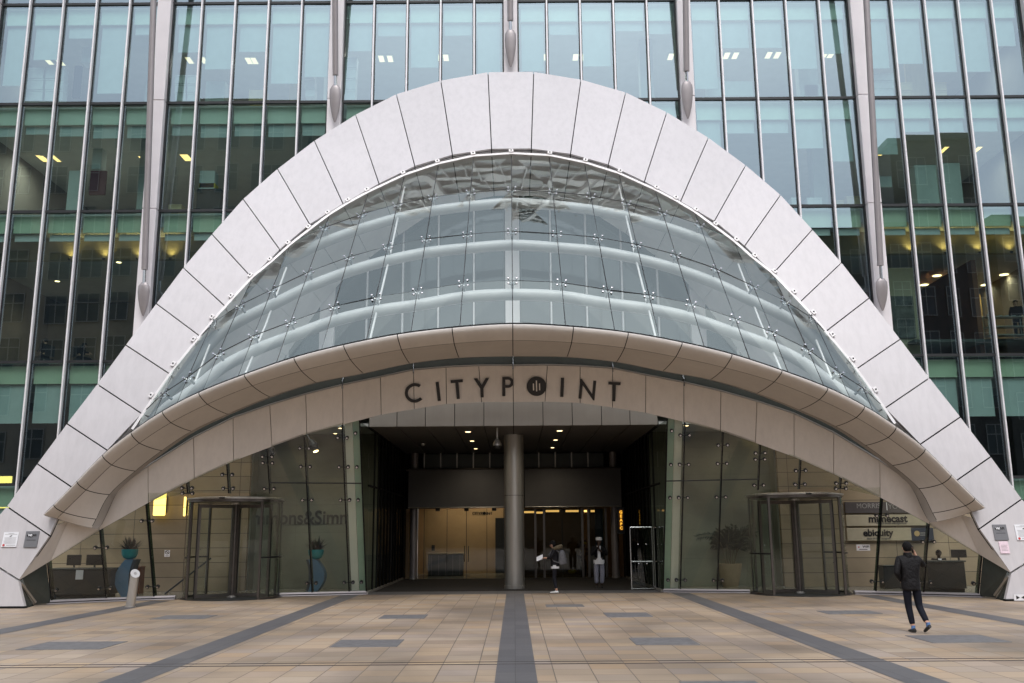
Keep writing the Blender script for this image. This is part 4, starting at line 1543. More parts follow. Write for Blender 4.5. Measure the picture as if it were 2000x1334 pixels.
rf = MB()  # unseen slab, added to darken the gap and bounce light upward
rf.box(-14.5, 14.5, 32.8, 37.2, 6.95, 7.15)
rf.build('bounce_slab', M['white'], pc)
for px, py, r_ in [(914, 843, 0.10), (922, 861, 0.085), (929, 876, 0.075), (1093, 841, 0.10), (1085, 859, 0.085), (1079, 874, 0.075)]:
    p = at_z(px, py, 5.615)
    downlight(p, r_, 'lamp', 'small round downlight in the dark ceiling over the recessed entrance', 'downlights over the recessed entrance', 70)
# flank walls of the recess
for sx, side in ((1, 'nearest the turquoise bowls'), (-1, 'beside the glass screen')):
    fw = thing('recess_glass_wall', 'dark mullioned glass wall flanking the recess, ' + side, 'glass wall', (-5.0 * sx, 37.5, 0))
    ys = [32.75, 33.9, 34.9, 35.8, 36.7, 37.6, 38.5, 39.4, 40.3, 41.2, 42.1, 43.0]
    for a, b in zip(ys, ys[1:]):
        x = -5.0 * sx
        MB().add([(x, a + 0.02, 0.1), (x, b - 0.02, 0.1), (x, b - 0.02, 3.6), (x, a + 0.02, 3.6)], [(0, 1, 2, 3)]).build('glass_pane', M['sideglass'], fw)
        top = 5.6
        MB().add([(x, a + 0.02, 3.68), (x, b - 0.02, 3.68), (x, b - 0.02, top), (x, a + 0.02, top)], [(0, 1, 2, 3)]).build('glass_pane', M['sideglass'], fw)
        MB().box(x - 0.03, x + 0.03, b - 0.022, b + 0.022, 0.02, 5.6).build('mullion', M['gap'], fw)
    MB().add([(-5.0 * sx, 32.75, 3.68), (-5.0 * sx, 32.6 - 0.41 * 5.6, 5.6), (-5.0 * sx, 32.75, 5.6)], [(0, 1, 2)]).build('glass_pane', M['sideglass'], fw)
    MB().add([(-5.0 * sx, 32.75, 0.1), (-5.0 * sx, 32.56, 0.1), (-5.0 * sx, 32.6 - 0.41 * 5.55, 5.55), (-5.0 * sx, 32.75, 3.68)], [(0, 1, 2, 3)]).build('glass_pane', M['sideglass'], fw)
    MB().box(-5.0 * sx - 0.035, -5.0 * sx + 0.035, 32.6, 43.0, 3.61, 3.67).build('transom', M['gap'], fw)
    MB().box(-5.0 * sx - 0.06, -5.0 * sx + 0.06, 32.6, 43.3, 5.605, 5.80).build('head_light_filler', M['gap'], fw)  # black strip added to block light leaking in above the glass
    MB().box(-5.0 * sx - 0.05, -5.0 * sx + 0.05, 32.7, 43.0, 0.012, 0.09).build('sill', M['steel'], fw)
    MB().box(-5.0 * sx - 0.06, -5.0 * sx + 0.06, 42.95, 43.6, 0.02, 5.60).build('corner_light_filler', M['gap'], fw)  # black box added to block sky leaking past the corner
    # round steel posts at the back corners
    cx = -4.52 * sx
    o = thing('steel_post', 'slim round steel post at the back of the recess ' + side, 'post', (cx, 43.0, 0))
    MB().lathe([(0.17, 0.008), (0.17, 5.6)], (cx, 43.0, 0), 24).build('shaft', M['mast'], o, True)
    MB().lathe([(0.185, 0.008), (0.185, 0.08)], (cx, 43.0, 0), 24).build('base_ring', M['steel'], o, True)

col = thing('entrance_column', 'tall round brushed metal column standing in the middle of the entrance', 'column', (0, 35.4, 0))
MB().lathe([(0.365, 0.13), (0.365, 3.36)], (0, 35.4, 0), 40).build('shaft', M['steel'], col, True)
MB().lathe([(0.365, 3.375), (0.365, 5.62)], (0, 35.4, 0), 40).build('shaft', M['steel'], col, True)
MB().lathe([(0.355, 3.35), (0.355, 3.38)], (0, 35.4, 0), 40).build('joint_ring', M['gap'], col, True)
MB().lathe([(0.385, 0.008), (0.385, 0.12), (0.37, 0.13)], (0, 35.4, 0), 40).build('base_ring', M['steel'], col, True)

# back wall of the recess
YD = 43.2
bw = thing('glazed_shopfront', 'dark glazed lobby front with doors at the back of the recess', 'shopfront', (0, YD, 0))


def zat(py, Y=YD, px=1003):
    return at_y(px, py, Y).z


zt0, zt1 = zat(914), zat(886)
for k in range(11):
    a = -4.1 + k * 0.75
    MB().cbox(a + 0.03, a + 0.72, YD, YD + 0.05, zt0, zt1, 0.01).build('upper_pane', M['louvre'], bw)
    MB().box(a - 0.025, a + 0.025, YD - 0.05, YD + 0.04, zt0 - 0.05, zt1 + 0.05).build('upper_mullion', M['steel'], bw)
MB().box(-5, 5, YD + 0.21, YD + 0.3, zat(992), 5.85).build('header', M['gap'], bw)
for sg in (-1, 1):
    x0_, x1_ = sorted((5.06 * sg, 7.2 * sg))
    MB().box(x0_, x1_, YD + 0.31, YD + 0.5, 0, 6.2).build('inner_wall', M['roomdark'], bw)
    x0_, x1_ = sorted((7.2 * sg, 7.4 * sg))
    MB().box(x0_, x1_, 36.1, YD + 0.5, 0, 6.2).build('inner_wall', M['roomdark'], bw)
    x0_, x1_ = sorted((5.08 * sg, 7.2 * sg))
    MB().box(x0_, x1_, 36.1, YD + 0.3, 5.86, 6.0).build('inner_ceiling', M['roomdark'], bw)
MB().box(-5, 5, YD - 0.02, YD + 0.07, zt0 - 0.10, zt0 - 0.03).build('header_rail', M['frame'], bw)
for xa, xb, mat in ((797, 984, 's'), (1025, 1212, 's')):
    p0, p1 = at_y(xa, 990, 42.4), at_y(xb, 915, 42.4)
    o = thing('roller_screen', 'plain grey roller screen above the ' + ('lit orange lobby doors' if xa < 900 else 'dark lobby doors behind the woman'), 'screen', ((p0.x + p1.x) / 2, 42.4, p1.z))
    zb, zt = zat(990.5, 42.4), zat(915.5, 42.4)
    MB().box(p0.x, p1.x, 42.39, 42.40, zb, zt).build('fabric', M['screen'], o)
    MB().tube([(p0.x, 42.42, zt), (p1.x, 42.42, zt)], 0.05, 8).build('roller', M['frame'], o)
    MB().tube([(p0.x, 42.39, zb), (p1.x, 42.39, zb)], 0.028, 8).build('hem_bar', M['steel'], o)
zd = zat(993)
# glazed reception side
for k, px in enumerate([828, 873, 911, 951, 984]):
    x = at_y(px, 1060, YD).x
    MB().box(x - 0.012, x + 0.012, YD - 0.02, YD + 0.02, 0.02, zd).build('door_joint', M['dark'], bw)
ex = [at_y(px, 1060, YD).x for px in (828, 873, 911, 951, 990)]
for a, b in zip(ex, ex[1:]):
    MB().add([(a + 0.015, YD, 0.03), (b - 0.015, YD, 0.03), (b - 0.015, YD, zd - 0.03), (a + 0.015, YD, zd - 0.03)], [(0, 1, 2, 3)]).build('glass_door', M['doorglass'], bw)
for px in (855, 911, 965):
    x = at_y(px, 995, YD).x
    MB().cbox(x - 0.10, x + 0.10, YD - 0.03, YD + 0.03, zd - 0.10, zd + 0.02, 0.01).build('patch_fitting', M['dark'], bw)
for dx in (-0.09, 0.09):
    x = at_y(911, 1085, YD).x + dx
    MB().tube([(x, YD - 0.06, 0.75), (x, YD - 0.06, 1.45)], 0.018, 8).build('pull_handle', M['chrome'], bw, True)
# darker side with revolving lobby doors
for px in (1022, 1046, 1063, 1138, 1150, 1184):
    x = at_y(px, 1060, YD).x
    MB().box(x - 0.05, x + 0.05, YD - 0.05, YD + 0.05, 0.02, zd).build('door_jamb', M['frame'], bw)
for a, b in ((1022, 1046), (1046, 1063), (1063, 1138), (1150, 1184)):
    xa, xb = at_y(a, 1060, YD).x, at_y(b, 1060, YD).x
    MB().add([(xa + 0.05, YD, 0.03), (xb - 0.05, YD, 0.03), (xb - 0.05, YD, zd - 0.03), (xa + 0.05, YD, zd - 0.03)], [(0, 1, 2, 3)]).build('glass_door', M['sideglass'], bw)
xa, xb = at_y(1095, 1060, YD).x, at_y(1110, 1060, YD).x
MB().box(at_y(1100, 1060, YD).x - 0.03, at_y(1100, 1060, YD).x + 0.03, YD + 0.5, YD + 0.56, 0.02, zd - 0.4).build('door_jamb', M['frame'], bw)
# interior behind
MB().box(-4.9, -0.1, 48.6, 48.8, 0, 3.9).build('inner_wall', M['orangewall'], bw)
MB().box(-0.3, -0.1, YD + 0.1, 48.6, 0, 3.9).build('inner_wall', M['room'], bw)
MB().box(-0.09, 4.9, 47.5, 47.7, 0, 3.9).build('inner_wall', M['roomdark'], bw)
MB().box(-5.1, 5.1, YD + 0.31, 49, 4.01, 4.1).build('inner_ceiling', M['ceil'], bw)
MB().box(-4.94, 4.94, YD + 0.1, 49, 0.01, 0.02).build('inner_floor', M['lobbyfloor'], bw)
MB().box(-5.1, -4.95, YD + 0.51, 49, 0, 4).build('inner_wall', M['roomdark'], bw)
MB().box(4.95, 5.1, YD + 0.51, 49, 0, 4).build('inner_wall', M['roomdark'], bw)
p = at_y(985, 1060, 48.5)
MB().box(p.x - 0.45, p.x + 0.1, 48.4, 48.58, 0.02, 2.75).build('lift_door', M['black'], bw)
place_text('lettering', 'CITYP\u25cfINT', 0.20, at_y(942, 1003, 48.55), XR, ZU, M['letter'], bw, 0.004, 0.004)
p = at_y(846, 1070, 48.5)
MB().box(p.x - 0.08, p.x + 0.08, 48.55, 48.59, p.z - 0.14, p.z + 0.14).build('wall_panel', M['dark'], bw)
# strip lights over the lobby
for a, b, Y, py in ((1022, 1044, 46.0, 1000), (1047, 1060, 46.2, 1001), (1066, 1092, 45.8, 998), (1105, 1130, 45.8, 998), (1141, 1150, 46, 998), (1154, 1168, 46, 998)):
    p0, p1 = at_y(a, py, Y), at_y(b, py, Y)
    o = thing('strip_light', 'orange strip light glowing under the lobby ceiling behind the doors', 'strip light', ((p0.x + p1.x) / 2, Y, p0.z), 'orange strip lights behind the lobby doors')
    MB().box(p0.x, p1.x, Y, Y + 0.15, p0.z - 0.05, p0.z + 0.04).build('tube', M['strip'], o)
    MB().box(p0.x - 0.03, p1.x + 0.03, Y - 0.01, Y + 0.18, p0.z + 0.045, p0.z + 0.09).build('housing', M['dark'], o)
for px in (870, 905, 940, 970):
    p = at_y(px, 998, 47.8)
    downlight(V((p.x, 47.7, 4.0)), 0.14, 'lamp', 'warm downlight washing the orange lift lobby wall', 'downlights washing the lift lobby wall', 32)
# reception desk in the lobby
dk = thing('reception_counter', 'dark reception counter inside the lit lobby behind the glass doors', 'counter', (-3.3, 46, 0))
a, b = at_y(836, 1090, 46).x, at_y(905, 1090, 46).x
MB().cbox(a, b, 46, 46.9, 0.02, 1.02, 0.02).build('body', M['deskdark'], dk)
MB().cbox(a - 0.05, b + 0.05, 45.93, 46.97, 1.025, 1.08, 0.01).build('top', M['wood'], dk)
for k in range(5):
    x = lerp(a, b, (k + 0.5) / 5)
    MB().box(x - 0.012, x + 0.012, 45.975, 45.995, 0.05, 0.98).build('rib', M['frame'], dk)
a, b = at_y(830, 1120, 47.6).x, at_y(950, 1120, 47.6).x
o = thing('brass_pole', 'thin brass pole lit behind the left side of the lobby', 'pole', at_y(800, 1100, 44.5))
p = at_y(800, 1060, 44.5)
MB().tube([(p.x, 44.5, 0.3), (p.x, 44.5, 3.0)], 0.035, 8).build('shaft', M['gold'], o, True)
# flowers behind the doors, and yellow bag
p = at_y(1139, 1090, 44.6)
o = thing('flower_vase', 'small vase with yellow and pink flowers behind the dark lobby doors', 'flowers', (p.x, 44.6, 0.0))
MB().lathe([(0.12, 0.03), (0.16, 0.4), (0.10, 0.75), (0.13, 0.8)], (p.x, 44.6, 0), 12).build('vase', M['deskdark'], o, True)
mb2 = MB()
for k in range(12):
    an, ra = random.uniform(0, 6.28), random.uniform(0.05, 0.3)
    q = V((p.x + ra * math.cos(an), 44.6 + ra * math.sin(an), random.uniform(1.0, 1.7)))
    mb2.tube([(p.x, 44.6, 0.75), q], 0.01, 4)
    MB().sphere(q, 0.07, 6).build('bloom', M[random.choice(('leafred', 'leafred', 'yellow'))], o, True)
mb2.build('stem', M['leaf'], o)
p = at_y(1118, 1116, 44.9)
o = MB().sphere((p.x, 44.9, p.z), 0.2, 8, 0, (1.1, 0.6, 0.5)).build('yellow_bag', M['yellow'], None, True)
tag(o, 'small yellow bag glimpsed low through the dark lobby doors', 'bag')
# blue curtain strip near the cook
a, b = at_y(1163, 1050, 43.6), at_y(1176, 990, 43.6)
o = MB()
for k in range(6):
    xx = lerp(a.x, b.x, k / 6)
    o.tube([(xx + 0.03, 43.6, 0.2), (xx + 0.03, 43.6, zd - 0.05)], 0.04, 6)
tag(o.build('blue_curtain', M['bluestand'], None, True), 'narrow blue curtain hanging behind the cook in the white cap', 'curtain')
# illuminated vertical sign
p = at_y(1213, 1016, 41.0)
o = thing('lit_sign', 'small vertical amber sign with lit letters at the side of the recess', 'sign', p)
hh = abs(at_y(1213, 996, 41).z - at_y(1213, 1038, 41).z) / 2
mb = MB()
out_ = []
for k in range(24):
    t = 2 * math.pi * k / 24
    out_.append(V((p.x + 0.085 * math.cos(t), 41.0, p.z + (hh - 0.085) * (1 if math.sin(t) > 0 else -1) + 0.085 * math.sin(t))))
mb.slab(out_, (0, 0.1, 0)).build('light_box', M['neonbg'], o)
MB().box(p.x - 0.16, p.x + 0.16, 41.12, 41.16, p.z - hh - 0.12, p.z + hh + 0.1).build('backing', M['black'], o)
for k, ch in enumerate('GEAPC'):
    place_text('letter', ch, 0.17, V((p.x, 40.985, p.z + hh * (0.74 - 0.37 * k))), XR, ZU, M['neon'], o, 0.004, 0.006)
# dome camera on a drop pole and small sensor
p = at_z(971, 836, 5.62)
pe = V((p.x, p.y, at_y(972, 876, p.y).z))
o = thing('dome_camera', 'security dome camera hanging on a pole from the entrance ceiling', 'camera', p)
MB().tube([(p.x, p.y, 5.62), (p.x, p.y, pe.z + 0.3)], 0.035, 10).build('drop_pole', M['steel'], o, True)
MB().lathe([(0.04, 0.34), (0.10, 0.28), (0.15, 0.16), (0.155, 0.10)], pe, 18).build('housing', M['steel'], o, True)
MB().lathe([(0.135, 0.098), (0.12, 0.04), (0.07, -0.01), (0.01, -0.02)], pe, 18).build('dome', M['black'], o, True)
p = at_z(826, 866, 5.61)
o = MB().lathe([(0.09, 0.0), (0.09, -0.05), (0.05, -0.10), (0.01, -0.12)], p, 12).build('ceiling_sensor', M['steel'], None, True)
tag(o, 'small rounded sensor on the entrance ceiling nearest the reception screen', 'sensor')
# folding glass screen by the right flank
p0, p1 = at_z(1234, 1153), at_z(1283, 1154.5)
o = thing('glass_screen', 'freestanding steel framed glass screen with a hinged second leaf', 'glass screen', p0)
zt = at_y(1231, 1030, p0.y).z
def leaf(a, b, z0, z1, zm):
    nm = 'frame_leaf'
    m = MB()
    for q in (a, b):
        m.tube([V((q.x, q.y, z0)), V((q.x, q.y, z1))], 0.026, 6)
    for z in (z0 + 0.02, zm, z1):
        m.tube([V((a.x, a.y, z)), V((b.x, b.y, z))], 0.024, 6)
    f_ = m.build(nm, M['chrome'], o)
    MB().add([(a.x, a.y, z0), (b.x, b.y, z0), (b.x, b.y, z1), (a.x, a.y, z1)], [(0, 1, 2, 3)]).build('glass', M['sideglass'], f_)
    for t in (0.35, 0.72):
        for z in (zm - 0.07, lerp(zm, z1, 0.5)):
            c = lerp(a, b, t)
            MB().sphere((c.x, c.y - 0.02, z), 0.03, 6).build('stud', M['chrome'], f_)
zm = at_y(1236, 1097, p0.y).z
leaf(V((p0.x, p0.y, 0)), V((p1.x - 0.02, p0.y + 0.05, 0)), 0.03, zt, zm)
leaf(V((p1.x + 0.04, p0.y, 0)), V((p1.x + 0.30, p0.y - 0.55, 0)), 0.03, zt, zm)

# ------------------------------------------------------------------ lobby wings behind the leaning glass
for sx, nm in ((1, 'behind the reception with turquoise bowls'), (-1, 'behind the palm and company signs')):
    fn = (lambda p: V(p)) if sx == 1 else mir
    lw = thing('lobby_wall', 'stone panelled lobby wall ' + nm, 'wall', fn(V((-12, 35.2, 0))))
    x0, x1 = sorted((fn(V((-14.8, 0, 0))).x, fn(V((-9.75, 0, 0))).x))
    MB().box(x0, x1, 34.9, 35.1, 0.02, 6.4).build('stone_panelling', M['stone'], lw)
    x0, x1 = sorted((fn(V((-17.7, 0, 0))).x, fn(V((-14.8, 0, 0))).x))
    MB().box(x0, x1, 34.9, 35.1, 0.02, 3.0).build('stone_panelling', M['stone'], lw)
    x0, x1 = sorted((fn(V((-9.74, 0, 0))).x, fn(V((-5.1, 0, 0))).x))
    MB().box(x0, x1, 35.8, 36.0, 0.02, 6.4).build('pale_panelling', M['stonegreen'], lw)
    x0, x1 = sorted((fn(V((-9.76, 0, 0))).x, fn(V((-9.70, 0, 0))).x))
    MB().box(x0, x1, 35.1, 35.8, 0.02, 6.4).build('corner_return', M['stonegreen'], lw)
    x0, x1 = sorted((fn(V((-14.8, 0, 0))).x, fn(V((-5.12, 0, 0))).x))
    MB().box(x0, x1, 33.2, 35.8, 5.75, 5.85).build('ceiling', M['ceil'], lw)
    MB().add([fn(S(x, 0) + V((0, 0.12, 0.012))) for x in (-14.6, -13.9, -12.6, -11.4, -8, -5.0)] + [fn(V((-5.0, 36, 0.012))), fn(V((-17.5, 36, 0.012))), fn(V((-17.5, 28.9, 0.012)))], [tuple(range(9))]).build('floor', M['lobbyfloor'], lw)
    for xx, yy in ((-6.2, 33.6), (-8.0, 34.3), (-10.4, 33.5), (-12.2, 33.4), (-13.8, 33.4)):
        downlight(fn(V((xx, yy, 5.74))), 0.09, 'lamp', 'warm recessed downlight in the wing ceiling ' + nm, 'downlights ' + nm, 48, 170)
    for px, py in ([(1425, 862), (1400, 876), (1486, 874)] if sx == -1 else [(690, 866), (545, 868)]):
        p = at_z(px, py, 5.74)
        downlight(V((p.x, min(p.y, 35.4), 5.74)), 0.16 if sx == -1 else 0.07, 'lamp', 'warm recessed downlight in the wing ceiling ' + nm, 'downlights ' + nm)
# wall lettering on the pale wall
o = place_text('wall_lettering', 'Simmons&Simmo', 0.70, at_y(470, 1013, 35.78), XR, ZU, M['wallgrey'], None, 0.01, 0.012, 'LEFT', 0.005)
x0_ = at_y(470, 1013, 35.78).x
wd_ = max(v_.co.x for v_ in o.data.vertices) - x0_
o.data.transform(Matrix.Translation((x0_, 0, 0)) @ Matrix.Scale((-5.72 - x0_) / wd_, 4, (1, 0, 0)) @ Matrix.Translation((-x0_, 0, 0)))
tag(o, 'large dark two word company name lettering with ampersand on the pale lobby wall', 'lettering')
# glowing wall lights
for x0, x1, y0, y1, lab in ((298, 322, 962, 1007, 'wide yellow wall light shining on the stone wall above the first bowl'), (357, 361, 970, 1008, 'thin yellow wall light beside the revolving door')):
    a, b = at_y(x0, y1, 34.6), at_y(x1, y0, 34.6)
    o = thing('wall_light', lab, 'wall light', ((a.x + b.x) / 2, 34.7, (a.z + b.z) / 2))
    MB().cbox(a.x, b.x, 34.6, 34.8, a.z, b.z, 0.02).build('shade', M['sconce'], o)
    MB().box(a.x - 0.01, b.x + 0.01, 34.585, 34.82, lerp(a.z, b.z, 0.44), lerp(a.z, b.z, 0.46)).build('band', M['frame'], o)
    MB().box(a.x, b.x, 34.8, 34.9, a.z + 0.1, b.z - 0.1).build('bracket', M['frame'], o)
# outside-left lantern windows behind the arch leg
for z0, z1, x0, x1, k in ((1005, 932, 0, 21, 0), (1010, 975, -12, 16, 1)):
    pass
a, b = at_y(-14, 1000, 38.2), at_y(22, 930, 38.2)
o = thing('lantern_panel', 'bright yellow lantern panel behind the lowest window at the edge of the view', 'wall light', ((a.x + b.x) / 2, 38.2, a.z))
for t0, t1 in ((0, 0.26), (0.28, 0.60), (0.62, 1.0)):
    MB().cbox(a.x, b.x, 38.2, 38.3, lerp(a.z, b.z, t0), lerp(a.z, b.z, t1), 0.01).build('lit_pane', M['sconce'], o)
MB().box(a.x - 0.04, b.x + 0.04, 38.31, 38.36, a.z - 0.05, b.z + 0.05).build('frame', M['dark'], o)
# stage spotlights hanging behind the glass
for px, py, lab in ((612, 872, 'dark spotlight hanging behind the glass with its lamp lit'), (526, 880, 'dark spotlight half hidden behind the fascia, beside the lit one')):
    p = at_y(px, py, 32.3)
    o = thing('spotlight', lab, 'spotlight', p)
    MB().tube([p + V((-0.28, 0.05, 0.45)), p + V((-0.05, 0, 0.12))], 0.03, 6).build('arm', M['dark'], o)
    MB().tube([p + V((-0.10, 0, 0.20)), p + V((0.02, -0.03, 0.02)), p + V((0.10, -0.06, -0.16))], [0.10, 0.16, 0.14], 12).build('body', M['dark'], o, True)
    MB().tube([p + V((0.103, -0.061, -0.166)), p + V((0.11, -0.064, -0.185))], [0.09, 0.085], 10).build('lens', M['lamp' if px > 600 else 'dark'], o)
# company boards on the right
def board(x0, x1, y0, y1, mat, label):
    a, b = at_y(x0, y1, 34.8), at_y(x1, y0, 34.8)
    zc0, zc1 = at_y((x0 + x1) / 2, y1, 34.8).z, at_y((x0 + x1) / 2, y0, 34.8).z
    o = thing('company_board', label, 'sign', ((a.x + b.x) / 2, 34.8, zc0))
    MB().cbox(a.x, b.x, 34.78, 34.88, zc0, zc1, 0.008).build('board', M[mat], o)
    return o
o = board(1651, 1800, 980, 1002, 'boarddark', 'dark grey company board, topmost on the stone wall')
place_text('lettering', 'MORRIS', 0.25, at_y(1696, 988.5, 34.77), XR, ZU, M['inkmid'], o, 0.003)
place_text('lettering', 'YOUNG', 0.25, at_y(1759, 989.5, 34.77), XR, ZU, M['inkmid'], o, 0.003)
q = at_y(1732, 989, 34.77)
MB().box(q.x - 0.012, q.x + 0.012, 34.765, 34.775, q.z - 0.14, q.z + 0.14).build('divider', M['paper'], o)
o = board(1653, 1815, 1005, 1027, 'boardlight', 'cream company board with bold black lowercase lettering and a small tagline')
place_text('lettering', 'mimecast', 0.37, at_y(1734, 1013.5, 34.77), XR, ZU, M['letter'], o, 0.004, 0.012)
place_text('tagline', 'unified email management', 0.105, at_y(1741, 1022, 34.77), XR, ZU, M['ink'], o, 0.003)
o = board(1655, 1779, 1031, 1056, 'boardlight', 'cream company board above the white sticker, second from bottom')
place_text('lettering', 'ebiquity', 0.34, at_y(1715, 1041, 34.77), XR, ZU, M['letter'], o, 0.004, 0.012)
place_text('tagline', 'data driven insights', 0.11, at_y(1716, 1051.5, 34.77), XR, ZU, M['ink'], o, 0.003)
o = board(1780, 1822, 1031, 1056, 'boardnavy', 'small navy company board with a round gold emblem')
c = at_y(1791, 1042, 34.77)
MB().slab([c + V((0.10 * math.cos(t), 0, 0.10 * math.sin(t))) for t in [2 * math.pi * k / 18 for k in range(18)]], (0, -0.006, 0)).build('emblem', M['gold'], o)
for k in range(2):
    q = at_y(1806, 1041 + 4 * k, 34.77)
    MB().box(q.x - 0.16, q.x + 0.13, 34.764, 34.774, q.z - 0.015, q.z + 0.015).build('small_print', M['inkmid'], o)
# stickers on the glass
for px0, px1, py0, py1, lab, sx in ((1674, 1698, 1063, 1076, 'white wireless sticker on the glass below the cream boards', 1), (321, 332, 1074, 1088, 'white no smoking sticker on the glass near the first bowl', -1)):
    c = at_s((px0 + px1) / 2, (py0 + py1) / 2, -0.02)
    a, b = at_y(px0, py1, c.y), at_y(px1, py0, c.y)
    hw, hh = (b.x - a.x) / 2, (b.z - a.z) / 2
    rt = (S(c.x + 0.2, c.z) - S(c.x - 0.2, c.z)).normalized()
    up = V((0, -LEAN, 1)).normalized()
    up = (up - rt * up.dot(rt)).normalized()
    n = rt.cross(up)
    o = thing('glass_sticker', lab, 'sticker', c)
    MB().slab([c + rt * (hw * u) + up * (hh * v) for u, v in ((-1, -1), (1, -1), (1, 1), (-1, 1))], n * 0.004).build('label', M['paper'], o)
    if sx == 1:
        place_text('lettering', 'WiFi', 0.10, c + rt * 0.08 + up * 0.03 + n * 0.006, rt, up, M['letter'], o, 0.001, 0.003)
        MB().slab([c + n * 0.005 + rt * (u * hw) + up * (v * hh) for u, v in ((-0.6, -0.65), (0.6, -0.65), (0.6, -0.45), (-0.6, -0.45))], n * 0.002).build('print', M['letter'], o)
        MB().slab([c + n * 0.005 + rt * (u * hw) + up * (v * hh) for u, v in ((-0.75, 0.0), (-0.55, 0.0), (-0.55, 0.35), (-0.75, 0.35))], n * 0.002).build('print', M['red'], o)
    else:
        m = MB()
        for k in range(16):
            t0, t1 = 2 * math.pi * k / 16, 2 * math.pi * (k + 1) / 16
            pr = lambda t, r_: c + n * 0.005 + up * 0.04 + rt * r_ * math.cos(t) + up * r_ * math.sin(t)
            m.slab([pr(t0, 0.065), pr(t1, 0.065), pr(t1, 0.048), pr(t0, 0.048)], n * 0.002)
        m.slab([c + n * 0.005 + up * 0.04 + rt * u + up * v for u, v in ((-0.05, 0.035), (-0.035, 0.05), (0.05, -0.035), (0.035, -0.05))], n * 0.002)
        m.build('prohibition_mark', M['letter'], o)
        MB().slab([c + n * 0.005 + rt * (u * hw) + up * (v * hh) for u, v in ((-0.6, -0.75), (0.6, -0.75), (0.6, -0.6), (-0.6, -0.6))], n * 0.002).build('print', M['inkmid'], o)
#@@PART3
# ------------------------------------------------------------------ revolving doors
def revolving_door(cx, cy, angs, label):
    o = thing('revolving_door', label, 'revolving door', (cx, cy, 0), 'revolving doors')
    RD, RW, ZT = 1.52, 1.36, 3.12
    c = V((cx, cy, 0))
    P = lambda r, a, z: c + V((r * math.cos(R(a)), r * math.sin(R(a)), z))
    # floor disc and top canopy
    MB().lathe([(RD + 0.10, 0.006), (RD + 0.10, 0.014), (RD + 0.06, 0.018)], c, 48).build('floor_disc', M['dark'], o)
    MB().lathe([(RD + 0.02, ZT), (RD + 0.05, ZT + 0.02), (RD + 0.05, ZT + 0.055), (RD - 0.25, ZT + 0.10), (0.2, ZT + 0.13)], c, 56).build('top_disc', M['steel'], o, True)
    MB().lathe([(RD + 0.0, ZT - 0.07), (RD + 0.0, ZT - 0.002)], c, 56).build('top_ring', M['frame'], o, True)
    MB().cbox(cx - 0.09, cx + 0.09, cy - RD - 0.10, cy - RD - 0.04, ZT + 0.005, ZT + 0.055, 0.01).build('sensor', M['black'], o)
    MB().lathe([(0.17, ZT - 0.13), (0.17, ZT - 0.075)], c, 20).build('hub_cap', M['steel'], o, True)
    # drum: two curved glass quarters on the sides
    for a0, a1 in ((140, 222), (-42, 40)):
        n = 12
        rows = [[P(RD, lerp(a0, a1, k / n), 0.05), P(RD, lerp(a0, a1, k / n), ZT - 0.08)] for k in range(n + 1)]
        d = MB().loft(rows, False, False).build('drum_glass', M['doorglass'], o, True)
        for a in (a0, a1):
            MB().box(P(RD, a, 0).x - 0.035, P(RD, a, 0).x + 0.035, P(RD, a, 0).y - 0.035, P(RD, a, 0).y + 0.035, 0.02, ZT - 0.07).build('drum_post', M['frame'], d)
        am = lerp(a0, a1, 0.5)
        MB().box(P(RD, am, 0).x - 0.016, P(RD, am, 0).x + 0.016, P(RD, am, 0).y - 0.016, P(RD, am, 0).y + 0.016, 0.02, ZT - 0.07).build('drum_seal', M['black'], d)
        rows = []
        for k in range(n + 1):
            a = lerp(a0, a1, k / n)
            rows.append([P(RD - 0.03, a, 1.27), P(RD + 0.03, a, 1.27), P(RD + 0.03, a, 1.32), P(RD - 0.03, a, 1.32)])
        MB().loft(rows).build('guard_rail', M['black'], d)
        rows = []
        for k in range(n + 1):
            a = lerp(a0, a1, k / n)
            rows.append([P(RD - 0.03, a, 0.018), P(RD + 0.03, a, 0.018), P(RD + 0.03, a, 0.07), P(RD - 0.03, a, 0.07)])
        MB().loft(rows).build('kick_rail', M['frame'], d)
    MB().lathe([(0.065, 0.02), (0.065, ZT - 0.08)], c, 16).build('shaft', M['frame'], o, True)
    MB().lathe([(0.16, 0.02), (0.16, 0.06), (0.08, 0.08)], c, 16).build('shaft_base', M['steel'], o, True)
    for a in angs:
        u = V((math.cos(R(a)), math.sin(R(a)), 0))
        t = V((-u.y, u.x, 0))
        def bar(r0, r1, z0, z1, w_):
            return [c + u * r0 + t * w_ + V((0, 0, z0)), c + u * r1 + t * w_ + V((0, 0, z0)), c + u * r1 + t * w_ + V((0, 0, z1)), c + u * r0 + t * w_ + V((0, 0, z1))]
        m = MB()
        w_ = 0.028
        for r0, r1, z0, z1 in ((RW - 0.085, RW, 0.05, ZT - 0.14), (0.07, 0.15, 0.05, ZT - 0.14), (0.151, RW - 0.086, 0.05, 0.15), (0.151, RW - 0.086, ZT - 0.25, ZT - 0.14)):
            m.slab(bar(r0, r1, z0, z1, -w_), t * 2 * w_)
        wf = m.build('wing_frame', M['frame'], o)
        MB().slab(bar(RW, RW + 0.02, 0.04, ZT - 0.12, -0.014), t * 0.028).build('brush_seal', M['black'], wf)
        MB().add(bar(0.151, RW - 0.086, 0.151, ZT - 0.251, 0.0), [(0, 1, 2, 3)]).build('wing_glass', M['doorglass'], wf)
        for zz in (1.0, 1.55):
            MB().sphere(c + u * (RW - 0.12) + t * 0.03 + V((0, 0, zz)), 0.02, 6).build('stud', M['chrome'], wf)
    return o


